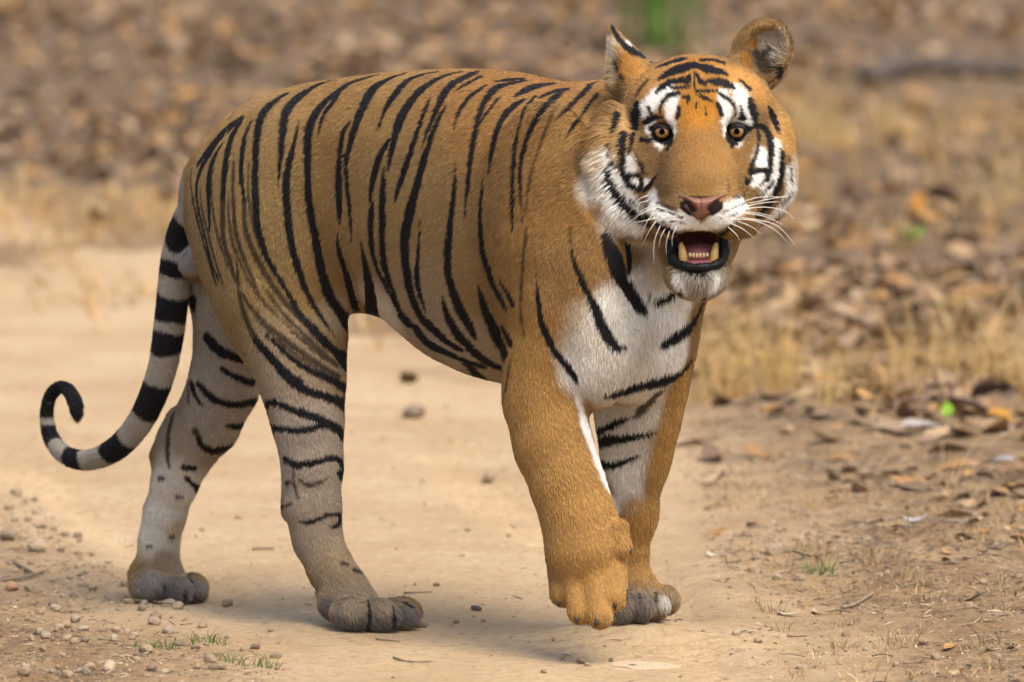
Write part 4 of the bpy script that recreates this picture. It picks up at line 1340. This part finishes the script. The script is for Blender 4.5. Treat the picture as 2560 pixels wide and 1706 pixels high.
def one_tone(name, c, rough=.8):
    return tone_mat(name, [tuple(v * .85 for v in c), c], rough)

def in_view(x, y, m=.08):
    q = np.array([x, y, 0]) - CAM
    z = q @ CFWD
    u, v = (q @ CRT) / z * FPX / (PW / 2), (q @ CUP) / z * FPX / (PH / 2)
    return abs(u) < 1 + m and abs(v) < 1 + m

# individual leaves: the largest in the photograph, behind and beside the tiger
cnt = 0
while cnt < 240:
    px, py = random.uniform(-20, 2580), random.uniform(0, 1000) ** 1.0
    if random.random() < .42: px, py = random.uniform(1750, 2580), random.uniform(250, 1420)
    x, y = gpt(px, py)
    sd = poly_sd(np.array([[x, y]]), ROAD)[0]
    if sd > -.03 and random.random() < .96: continue
    if px < 1000 and 300 < py < 640 and random.random() < .7: continue
    size = random.uniform(.07, .16) if y > 5 else random.uniform(.045, .10) if y > 2 else random.uniform(.025, .06)
    if y > 5.5: new_leaf(x, y, size, 'dry brown leaf in the blurred litter beyond the far edge of the track', 'fallen leaves beyond the track', tilt=.7)
    else: new_leaf(x, y, size, 'dry fallen leaf on the dirt verge right of the track', 'fallen leaves on the right verge', tilt=.5)
    cnt += 1
# the rest of the litter: one mass
def litter(name, label, pts, sizes, cols, parts, material, tilt=.5):
    V, F, C = [], [], []
    off = 0
    Vs, Fs, Cs = [], [], []
    for (x, y, z), s, c in zip(pts, sizes, cols):
        pv, pf = random.choice(parts)
        a = np.array(pv) * s
        e = Matrix.Rotation(random.uniform(0, 6.28), 3, 'Z') @ Matrix.Rotation(random.uniform(-tilt, tilt), 3, 'X') @ Matrix.Rotation(random.uniform(-tilt, tilt), 3, 'Y')
        a = a @ np.array(e).T + np.array([x, y, z])
        Vs.append(a); Fs += [tuple(i + off for i in f) for f in pf]; off += len(a)
        Cs.append(np.tile((*c, 1.0), (len(a), 1)))
    me = bpy.data.meshes.new(name)
    me.from_pydata(np.concatenate(Vs).tolist(), [], Fs)
    ca = me.color_attributes.new('tone', 'FLOAT_COLOR', 'POINT')
    ca.data.foreach_set('color', np.concatenate(Cs).astype(np.float32).ravel())
    me.materials.append(material)
    o = bpy.data.objects.new(name, me)
    COL.objects.link(o)
    o['kind'] = 'stuff'; o['label'] = label; o['category'] = name.replace('_', ' ')
    return o
def scatter(n, fn):
    """n random ground points accepted by fn(x, y, sd) -> probability"""
    out = []
    while len(out) < n:
        m = 6000
        xy = fn.sample(m)
        sd = poly_sd(xy, ROAD)
        p = fn(xy[:, 0], xy[:, 1], sd)
        k = RNG.random(m) < p
        out += list(xy[k])
    out = np.array(out[:n])
    z = height(out[:, 0], out[:, 1])
    return np.column_stack([out, z])
class Area:
    def __init__(self, box, prob): self.box, self.prob = box, prob
    def sample(self, m):
        a, b_, c, d = self.box
        return np.column_stack([RNG.uniform(a, b_, m), RNG.uniform(c, d, m)])
    def __call__(self, x, y, sd): return self.prob(x, y, sd)
clump = lambda x, y, f, s: np.clip(.5 + .6 * n2(x, y, f, s), 0.03, 1)
P_ = scatter(15000, Area((-8, 8, 6.0, 22), lambda x, y, sd: (sd < -.1) * clump(x, y, 2.2, 80) * np.where(y > 9, 1, np.where(x > .2, .8, .25)) * sstep(-sd, -.1, 1.6)))
litter('leaf_litter', 'carpet of dry brown leaves behind the track', P_ + np.array([0, 0, .012]), RNG.uniform(.04, .115, len(P_)), [LEAFC[i] for i in RNG.integers(0, len(LEAFC), len(P_))], LEAVES, M_LITTER, .8)
P_ = scatter(6500, Area((.2, 4.5, -1.0, 7.5), lambda x, y, sd: (sd < -.08) * clump(x, y, 3.5, 81) * sstep(-sd, .05, .8) * np.where(y > 3, 1.0, np.where(y > .9, .55, .30))))
litter('leaf_litter', 'crumbled brown leaves on the verge right of the track', P_ + np.array([0, 0, .004]), RNG.uniform(.012, .06, len(P_)) * np.where(P_[:, 1] > 3, 2.0, np.where(P_[:, 1] > 1.5, 1.4, .8)), [LEAFC[i] for i in RNG.integers(0, len(LEAFC), len(P_))], LEAVES, M_LITTER, .45)
# chaff: tiny straw and bark bits on both verges
BIT = [([(-.5, -.06, 0), (.5, -.04, .02), (.5, .04, .03), (-.5, .06, .0), (0, 0, .09)], [(0, 1, 4), (1, 2, 4), (2, 3, 4), (3, 0, 4)])]
P_ = scatter(22000, Area((-2.2, 3.0, -1.3, 4.0), lambda x, y, sd: np.where(sd < 0, clump(x, y, 5, 82) ** 1.5, .035 * clump(x, y, 4, 83) * (sd < .5))))
bc = [(.10, .07, .045), (.17, .12, .075), (.13, .09, .06), (.28, .20, .125), (.34, .25, .16), (.08, .06, .045), (.22, .155, .10), (.46, .36, .24)]
litter('chaff', 'bits of straw and bark strewn over the verges', P_ + np.array([0, 0, .002]), RNG.uniform(.005, .020, len(P_)) * np.where(P_[:, 0] > 0, 1.45, 1), [bc[i] for i in RNG.integers(0, len(bc), len(P_))], BIT, M_LITTER, .35)

# ------------------------------------------------------------------ stones
def stone_geo(seed, sub=2):
    bm = bmesh.new()
    bmesh.ops.create_icosphere(bm, subdivisions=sub, radius=.5)
    r = random.Random(seed)
    ks = [(Vector((r.gauss(0, 1), r.gauss(0, 1), r.gauss(0, 1))).normalized(), r.uniform(.30, .46)) for _ in range(9)]
    sc = Vector((1, r.uniform(.65, .95), r.uniform(.5, .75)))
    for v in bm.verts:
        for nrm, dd in ks:                          # faceted like broken rock
            t = v.co.dot(nrm) - dd
            if t > 0: v.co -= nrm * t * .85
        v.co *= 1 + r.uniform(-.03, .03)
        v.co = Vector((v.co.x * sc.x, v.co.y * sc.y, v.co.z * sc.z))
    V = [tuple(v.co) for v in bm.verts]; bm.verts.index_update()
    F = [tuple(v.index for v in f.verts) for f in bm.faces]
    bm.free()
    return V, F
STONES = [stone_geo(q) for q in range(7)]
STONE_ME = []
for V, F in STONES:
    me = bpy.data.meshes.new('pebble'); me.from_pydata(V, [], F)
    me.materials.append(M_STONE); STONE_ME.append(me)
def new_stone(x, y, size, label, group=None, me=None, name='pebble', color=None, rz=None, sink=.30):
    me = me or random.choice(STONE_ME)
    if color:
        me = me.copy(); me.materials.clear(); me.materials.append(color)
    o = bpy.data.objects.new(name, me)
    o.scale = (size,) * 3
    o.rotation_euler = (random.uniform(-.3, .3), random.uniform(-.3, .3), random.uniform(0, 6.28) if rz is None else rz)
    o.location = (x, y, zat(x, y) + size * (.30 - sink * .35))
    return place(o, name, label, 'pebble', group)
cnt = 0
while cnt < 150:                                    # gravelly near verge, lower left of the track
    px, py = random.uniform(-20, 760), random.uniform(1180, 1720)
    x, y = gpt(px, py)
    sd = poly_sd(np.array([[x, y]]), ROAD)[0]
    if sd > .02 and random.random() < .93: continue
    if min(math.hypot(x - c[0], y - c[1]) for c, _h in PAWS) < .15: continue
    new_stone(x, y, random.choice([random.uniform(.008, .018), random.uniform(.012, .030)]), 'small tan pebble in the gravel left of the track', 'pebbles in the gravel left of the track')
    cnt += 1
cnt = 0
while cnt < 60:
    px, py = random.uniform(1750, 2580), random.uniform(1080, 1720)
    x, y = gpt(px, py)
    if poly_sd(np.array([[x, y]]), ROAD)[0] > .05: continue
    new_stone(x, y, random.uniform(.008, .024), 'small pale pebble on the dirt verge right of the track', 'pebbles on the verge right of the track')
    cnt += 1
cnt = 0
while cnt < 45:
    px, py = random.uniform(500, 1800), random.uniform(880, 1700)
    x, y = gpt(px, py)
    if poly_sd(np.array([[x, y]]), ROAD)[0] < .05: continue
    new_stone(x, y, random.uniform(.006, .015), 'tiny stone lying loose on the sandy track', 'tiny stones on the sandy track')
    cnt += 1
P_ = scatter(9000, Area((-2.2, 3.0, -1.3, 5.0), lambda x, y, sd: np.where(sd < 0, clump(x, y, 4, 84), .05)))
GST = [stone_geo(100 + q, 1) for q in range(4)]
sc_ = [(.30, .21, .13), (.40, .29, .18), (.22, .155, .10), (.50, .41, .29), (.34, .24, .15), (.16, .11, .075)]
litter('gravel', 'fine gravel and clods on the dirt', P_, RNG.uniform(.003, .011, len(P_)), [sc_[i] for i in RNG.integers(0, len(sc_), len(P_))], GST, M_GRAVEL, 1)
def px_stone(px, py, wpx, label, me=0, color=None, rz=None):
    x, y = gpt(px, py)
    new_stone(x, y, wpx / FPX * (15.43 + y), label, me=STONE_ME[me], name='stone', color=color, rz=rz)
px_stone(1052, 1572, 46, 'flat oval tan stone touching the toes of the planted hind paw', 1)
px_stone(1140, 1560, 22, 'small round stone on the sand between the hind paw and the lifted paw', 2)
px_stone(1191, 1530, 32, 'dark grey pointed stone on the sand between the paws', 3, one_tone('dark_stone', (.13, .105, .085)))
px_stone(1456, 1660, 34, 'brownish angular stone on the sand in front of the lifted paw', 4)
px_stone(1528, 1652, 18, 'tiny stone at the end of the pale dusty streak', 0)
_x, _y = gpt(1612, 1662)
_o = new_stone(_x, _y, 1.0, 'pale dusty streak lying flush with the sand in front of the paws', me=STONE_ME[5], name='stone', color=one_tone('pale_streak', (.56, .43, .27)), rz=.05)
_o.scale = (.13, .16, .012); _o.rotation_euler = (0, 0, .9); _o.location.z = zat(_x, _y) - .0005  # flattened stone shape standing in for the dusty streak
px_stone(1092, 1468, 22, 'small pinkish tan stone on the sand behind the hind paw', 5)
px_stone(1360, 1683, 20, 'small rounded stone on the bare sand below the paws', 6)
px_stone(1035, 1046, 66, 'tan rock on the track seen beneath the belly', 2)
px_stone(1224, 1196, 60, 'light brown rock behind the lifted foreleg', 3)
px_stone(1936, 1402, 58, 'rounded tan stone on the verge beside a curled dark leaf', 1)
px_stone(30, 1478, 48, 'reddish tan stone beside the twigs at the verge', 4, one_tone('red_stone', (.42, .25, .14)))
px_stone(20, 1352, 54, 'pale stone half buried at the far end of the gravel', 2)
px_stone(95, 1378, 60, 'pale wedge shaped stone above the twigs', 5)
px_stone(275, 1695, 56, 'pale angular stone standing out of the gravel bed', 3, one_tone('pale_stone', (.5, .38, .24)))
px_stone(285, 1618, 34, 'tan cobble behind the pale angular stone', 0)
px_stone(800, 1496, 36, 'tan stone at the heel of the planted hind paw', 2)

# ------------------------------------------------------------------ twigs and branch
def twig(P, r0, r1, label, name='twig', group=None, material=M_TWIG):
    P = chaikin(P, 2)
    c = P.mean(0)
    V, F = tube(P - c, np.linspace(r0, r1, len(P)) * (1 + .15 * RNG.normal(size=len(P))).clip(.7, 1.3), 6)
    me = bpy.data.meshes.new(name); me.from_pydata([tuple(v) for v in V], [], F); me.materials.append(material)
    me.polygons.foreach_set('use_smooth', np.ones(len(F), bool))
    o = bpy.data.objects.new(name, me); o.location = c
    return place(o, name, label, 'twig' if name == 'twig' else 'branch', group)
def px_twig(pts, wpx, label, lift=.006, **k):
    P = []
    for px, py in pts:
        x, y = gpt(px, py); P.append((x, y, zat(x, y) + lift))
    r = wpx * .5 / FPX * 15.5
    twig(P, r, r * .6, label, **k)
px_twig([(0, 1452), (60, 1448), (120, 1424)], 11, 'grey brown twig lying at the edge of the gravel, lower of a crossed pair')
px_twig([(36, 1415), (80, 1436)], 11, 'short pale splinter of wood lying over the grey twig')
px_twig([(2105, 1530), (2140, 1520), (2185, 1505)], 9, 'short straight twig on the verge below the grass tuft')
px_twig([(630, 1370), (685, 1369)], 9, 'thin straw lying alone on the sand between the hind paws', lift=.003)
px_twig([(940, 1604), (1000, 1612)], 5, 'thin root fibre on the sand below the stone at the toes', lift=.003)
px_twig([(985, 1652), (1020, 1664), (1080, 1660)], 6, 'reddish root fibre with a kink on the sand', lift=.003)
px_twig([(1010, 1490), (1080, 1486)], 5, 'thin straw on the sand right of the planted hind paw', lift=.003)
for i in range(26):
    px, py = random.uniform(1800, 2560), random.uniform(1050, 1690)
    a = random.uniform(-.5, .5); l = random.uniform(25, 70)
    px_twig([(px, py), (px + l * .5, py + random.uniform(-6, 6)), (px + l, py + l * .25 * a)], random.uniform(3, 6), 'thin broken twig among the litter right of the track', lift=.008, group='broken twigs right of the track')
for i in range(12):
    px, py = random.uniform(0, 500), random.uniform(1480, 1700)
    l = random.uniform(25, 60)
    px_twig([(px, py), (px + l * .5, py + random.uniform(-4, 4)), (px + l, py + random.uniform(-8, 8))], random.uniform(3, 5), 'thin broken twig in the gravel left of the track', lift=.008, group='broken twigs left of the track')
br = tone_mat('bark', [(.085, .07, .06), (.11, .09, .075)], .9, .8, 30)
P = []
for px, py, dz in [(2170, 228, .03), (2260, 216, .05), (2360, 222, .05), (2500, 206, .04), (2640, 214, .03)]:
    x, y = gpt(px, py); P.append((x, y, zat(x, y) + dz))
twig(P, .045, .03, 'fallen grey branch lying in the leaf litter behind the tiger', 'fallen_branch', material=br)

# ------------------------------------------------------------------ dry grass
def blades(n, h, spread, w, seed, lean=.35):
    r = random.Random(seed)
    V, F = [], []
    for _ in range(n):
        a = r.uniform(0, 6.28); d = spread * math.sqrt(r.random())
        x, y = d * math.cos(a), d * math.sin(a)
        hh = h * r.uniform(.45, 1.15); ww = w * r.uniform(.6, 1.2)
        la = a + r.uniform(-1.2, 1.2); le = lean * r.uniform(.1, 1.3)
        fx, fy = math.cos(r.uniform(0, 6.28)), math.sin(r.uniform(0, 6.28))
        k = len(V)
        for i in range(4):
            t = i / 3
            cx, cy, cz = x + math.cos(la) * le * hh * t * t, y + math.sin(la) * le * hh * t * t, hh * t * (1 - .25 * le * t)
            q = ww * (1 - t) * .5 + .0002
            V += [(cx - fx * q, cy - fy * q, cz), (cx + fx * q, cy + fy * q, cz)]
        F += [(k + 2 * i, k + 2 * i + 1, k + 2 * i + 3, k + 2 * i + 2) for i in range(3)]
    return V, F
def tuft_mesh(name, n, h, spread, w, seed, material, lean=.35):
    V, F = blades(n, h, spread, w, seed, lean)
    me = bpy.data.meshes.new(name); me.from_pydata(V, [], F); me.materials.append(material)
    return me
M_STRAW = tone_mat('straw', [(.58, .36, .12), (.50, .30, .10), (.64, .45, .19), (.44, .26, .10)], .7, 0, 40)
M_GREEN = tone_mat('green_blade', [(.10, .17, .03), (.14, .20, .05), (.20, .22, .08)], .6, 0, 40)
M_LUSH = tone_mat('lush_leaf', [(.075, .15, .02), (.12, .21, .035)], .5, .1, 20)
M_LIME = tone_mat('lime_leaf', [(.22, .42, .03), (.26, .46, .04)], .5, .1, 60)
TALL = [tuft_mesh('dry_grass_tuft', 34, .30, .07, .0034, 200 + q, M_STRAW, .45) for q in range(5)]
M_WITHER = tone_mat('withered', [(.36, .25, .12), (.28, .19, .10), (.44, .32, .17), (.24, .17, .10)], .8, 0, 40)
LOW = [tuft_mesh('low_grass_tuft', 34, .042, .035, .0020, 220 + q, M_WITHER, 1.3) for q in range(5)]
SPRIG = [tuft_mesh('green_grass', 16, .030, .022, .0028, 240 + q, M_GREEN, .7) for q in range(3)]
def put_tuft(me, px, py, s, name, label, cat='grass', group=None):
    x, y = gpt(px, py)
    o = bpy.data.objects.new(name, me)
    o.location = (x, y, zat(x, y) - .004); o.scale = (s, s, s * random.uniform(.85, 1.15)); o.rotation_euler.z = random.uniform(0, 6.28)
    return place(o, name, label, cat, group)
for i in range(70):
    px, py = random.uniform(1720, 2600), random.choice([random.uniform(330, 580), random.uniform(900, 1060), random.uniform(900, 1040)])
    put_tuft(random.choice(TALL), px, py, random.uniform(.55, 1.1) * (1.0 if py < 800 else .6), 'dry_grass_tuft', *(('blurred tuft of tall dry grass far behind the head',) if py < 800 else ('tuft of tall straw coloured grass at the edge of the right verge',)), group='blurred dry grass behind the head' if py < 800 else 'tall grass along the right verge')
for (px, py, s) in [(1890, 960, 1.1), (1940, 990, 1.0), (2300, 980, 1.0), (2420, 960, 1.1), (2520, 990, 1.1), (1800, 1000, .9)]:
    put_tuft(random.choice(TALL), px, py, s, 'dry_grass_tuft', 'tuft of tall straw coloured grass at the edge of the right verge', group='tall grass along the right verge')
for i in range(110):
    px, py = random.uniform(1760, 2580), random.uniform(1060, 1700)
    x, y = gpt(px, py)
    if poly_sd(np.array([[x, y]]), ROAD)[0] > -.05: continue
    put_tuft(random.choice(LOW), px, py, random.uniform(.4, 1.0), 'low_grass_tuft', 'low withered grass tuft on the verge right of the track', group='low withered grass on the verge')
put_tuft(LOW[0], 2040, 1405, 1.3, 'low_grass_tuft', 'larger withered grass tuft behind the dark curled leaf')
put_tuft(LOW[1], 2190, 1440, 1.2, 'low_grass_tuft', 'withered grass tuft right of the green blades')
put_tuft(SPRIG[0], 2060, 1450, 1.6, 'green_grass', 'few long green grass blades beside the dark curled leaf')
for (px, py, s) in [(370, 1632, .9), (410, 1630, 1), (430, 1634, .9), (490, 1612, 1.1), (520, 1608, 1.2), (550, 1616, 1), (320, 1634, .8), (540, 1662, .9), (580, 1664, 1), (620, 1672, 1.2), (670, 1678, 1), (90, 1695, .8)]:
    put_tuft(random.choice(SPRIG), px, py, s, 'green_grass', 'small green grass sprig sprouting from the gravel left of the track', group='green sprigs in the gravel')
# grass too far and too thick to count
def grass_mass(name, label, P, hmin, hmax, cols, nb=3, w=.003, lean=.5):
    parts = [blades(nb, 1.0, .12, w / ((hmin + hmax) / 2), 300 + q, lean) for q in range(8)]
    return litter(name, label, P - np.array([0, 0, .003]), RNG.uniform(hmin, hmax, len(P)), [cols[i] for i in RNG.integers(0, len(cols), len(P))], parts, M_GRASS, .15)
gc = [(.56, .36, .15), (.46, .28, .11), (.62, .44, .22), (.38, .23, .10), (.48, .34, .18)]
P_ = scatter(1400, Area((.3, 5.5, 1.6, 13), lambda x, y, sd: (sd < -.25) * clump(x, y, 1.6, 90) ** 2 * np.where((y > 8) & (y < 12.5), 1, np.where((y > 3.3) & (y < 4.8), .9, .10))))
grass_mass('dry_grass', 'standing straw coloured grass behind and right of the tiger', P_, .06, .22, gc, 4, .0042)
P_ = scatter(2200, Area((-5, .4, 5.2, 12), lambda x, y, sd: sstep(-sd, -1.3, 1.4) * clump(x, y, 1.8, 91) * np.where(y < 9.8, 1, .1)))
grass_mass('dry_grass', 'short bleached grass along the far side of the track', P_, .03, .10, gc, 5, .006, 1.1)
P_ = scatter(3000, Area((.25, 2.6, -1.2, 2.6), lambda x, y, sd: (sd < -.05) * clump(x, y, 6, 92) ** 2))
grass_mass('dry_grass', 'withered stubble on the verge right of the track', P_, .010, .035, gc, 4, .0016, 1.3)

# ------------------------------------------------------------------ single leaves and plants that stand out
def px_leaf(px, py, wpx, label, col, me=0, rz=0.3, tilt=.3, up=None):
    x, y = gpt(px, py)
    return new_leaf(x, y, wpx / FPX * (15.43 + y), label, None, LEAF_ME[me], tilt, rz, up, one_tone('leaf_tone', col))
px_leaf(485, 268, 130, 'large bright orange leaf in the litter behind the rump', (.62, .32, .07), 2, .2, .5, .03)
px_leaf(20, 140, 100, 'orange leaf in the litter far behind the curled tail', (.50, .25, .06), 3)
px_leaf(620, 62, 110, 'pale tan leaf lying above the orange leaf', (.46, .33, .18), 1)
px_leaf(910, 70, 100, 'golden tan leaf far behind the spine', (.50, .30, .10), 4)
px_leaf(2292, 556, 90, 'orange leaf standing in the dry grass', (.46, .20, .04), 5, 1.2, .9, .03)
px_leaf(2350, 548, 130, 'dark brown curled leaf next to the orange one in dry grass', (.13, .08, .05), 6, .6, .9, .04)
px_leaf(2252, 724, 70, 'pale yellow leaf in the brown litter', (.52, .43, .18), 0)
px_leaf(2390, 768, 80, 'mustard yellow leaf beside a dark brown leaf', (.46, .34, .08), 1, 0)
px_leaf(1812, 872, 80, 'bright straw yellow leaf caught in the dry grass behind the foreleg', (.62, .45, .15), 3, 1.3, .7, .03)
px_leaf(1925, 1052, 90, 'curled orange brown leaf lying below the tall grass', (.34, .18, .045), 2, .3, .6)
px_leaf(1975, 1050, 80, 'blackish leaf propped against the curled orange leaf', (.045, .035, .03), 4, 1.0, .8)
px_leaf(2250, 1025, 100, 'dark purple brown leaf standing on edge in the grass', (.15, .09, .085), 5, .5, .9)
px_leaf(2440, 1090, 170, 'large greyish purple leaf folded on the verge', (.25, .175, .15), 1, -.2, .3, .03)
px_leaf(2480, 1076, 120, 'dark brown leaf lying on the large greyish one', (.09, .065, .06), 6, -.3, .5, .06)
px_leaf(2505, 1116, 80, 'amber orange leaf lying in front of the greyish purple leaf', (.50, .24, .03), 2, -.2, .4, .03)
px_leaf(2020, 1416, 90, 'dark brown curled leaf on the verge beside the rounded stone', (.12, .085, .07), 5, -.1, .5)
px_leaf(2290, 1362, 70, 'silvery grey leaf fragment on the verge', (.44, .40, .38), 0, .1, .3)
px_leaf(2380, 1362, 80, 'pale grey crumpled leaf in the dark litter', (.46, .41, .38), 3, .3, .5)
px_leaf(2500, 1180, 90, 'grey lilac leaf on the verge', (.36, .32, .31), 1, -.5, .4)
px_leaf(2300, 1122, 110, 'long pale grey leaf half covered by dirt', (.38, .33, .29), 4, -.1, .2)
px_leaf(1730, 1118, 110, 'pale pinkish leaf lying behind the planted foreleg', (.50, .36, .25), 2, .2, .2)
px_leaf(1785, 1402, 44, 'small whitish leaf flake on the verge', (.55, .47, .38), 0, -.2, .2)
px_leaf(2145, 1332, 50, 'pale cream leaf flake on the verge dirt', (.58, .50, .38), 1, .1, .2)
px_leaf(1970, 1545, 60, 'pale flat flake of leaf at the edge of the track', (.56, .48, .36), 3, .1, .1)
# lime green seedling
def plant(name, label, px, py, leaves, material, stem_h, lean=(0, 0)):
    x, y = gpt(px, py); z = zat(x, y)
    e = bpy.data.objects.new(name, None); e.location = (x, y, z - .003)
    place(e, name, label, 'plant')
    P = chaikin([(0, 0, 0), (lean[0] * .5, lean[1] * .5, stem_h * .55), (lean[0], lean[1], stem_h)], 2)
    V, F = tube(P, np.linspace(.0016, .0010, len(P)) * max(1, stem_h * 6), 6)
    add_mesh('stem', V, F, material, e)
    for (t, az, L_, W_, el) in leaves:
        V, F = leaf_geo(L_, W_, .2, .25, .2, int(az * 10) + 5)
        a = np.array(V) + np.array([L_ * .5, 0, 0])
        M = np.array(Matrix.Rotation(az, 3, 'Z') @ Matrix.Rotation(-el, 3, 'Y'))
        q = P[min(len(P) - 1, int(t * (len(P) - 1)))]
        add_mesh('leaf', a @ M.T + q, F, material, e)
    return e
plant('seedling', 'lime green seedling leaf standing up beside the large greyish leaf', 2368, 1108, [(1, 1.6, .038, .026, 1.2), (.9, 0.2, .030, .018, .9), (.85, 3.0, .026, .016, .8)], M_LIME, .022)
plant('seedling', 'small green seedling in the brown litter by the dry grass', 2285, 640, [(1, .5, .05, .025, .8), (1, 2.8, .05, .025, .7), (.9, 4.4, .04, .02, .6)], M_LIME, .03)
# broad green blades behind the head
x, y = gpt(1668, 150)
gp = bpy.data.objects.new('green_plant', None); gp.location = (x, y, zat(x, y))
place(gp, 'green_plant', 'clump of broad upright green leaves growing far behind the head', 'plant')
for i in range(14):
    ox, az = random.uniform(-.15, .12), -1.2 + 2.4 * (i + random.uniform(-.4, .4)) / 13
    hh, ww = random.uniform(.35, .85), random.uniform(.022, .045)
    V, F = [], []
    for k in range(8):
        t = k / 7
        w = ww * .5 * (math.sin(math.pi * (t * .9 + .08)) ** .6)
        cx, cy, cz = ox + .10 * az * t * t, random.uniform(-.004, .004) + (i % 4 - 1.5) * .06 + .08 * t * t, hh * t
        V += [(cx - w, cy, cz), (cx, cy + .012, cz), (cx + w, cy, cz)]
    for k in range(7):
        for s in range(2): F.append((k * 3 + s, k * 3 + s + 1, k * 3 + s + 4, k * 3 + s + 3))
    add_mesh('leaf', V, F, M_LUSH, gp)
# thin dry stalk plants on the verge
for (px, py, top) in [((2275), 1385, [(2272, 1320), (2268, 1278)]), (2325, 1400, [(2340, 1340), (2362, 1262)]), (2545, 1395, [(2542, 1360), (2546, 1340)])]:
    x, y = gpt(px, py)
    P = [np.array([x, y, zat(x, y) - .004])] + [at_y(a, c, y) for a, c in top]
    twig(P, .0013, .0006, 'thin dry weed stalk standing on the verge', group='dry weed stalks on the verge')
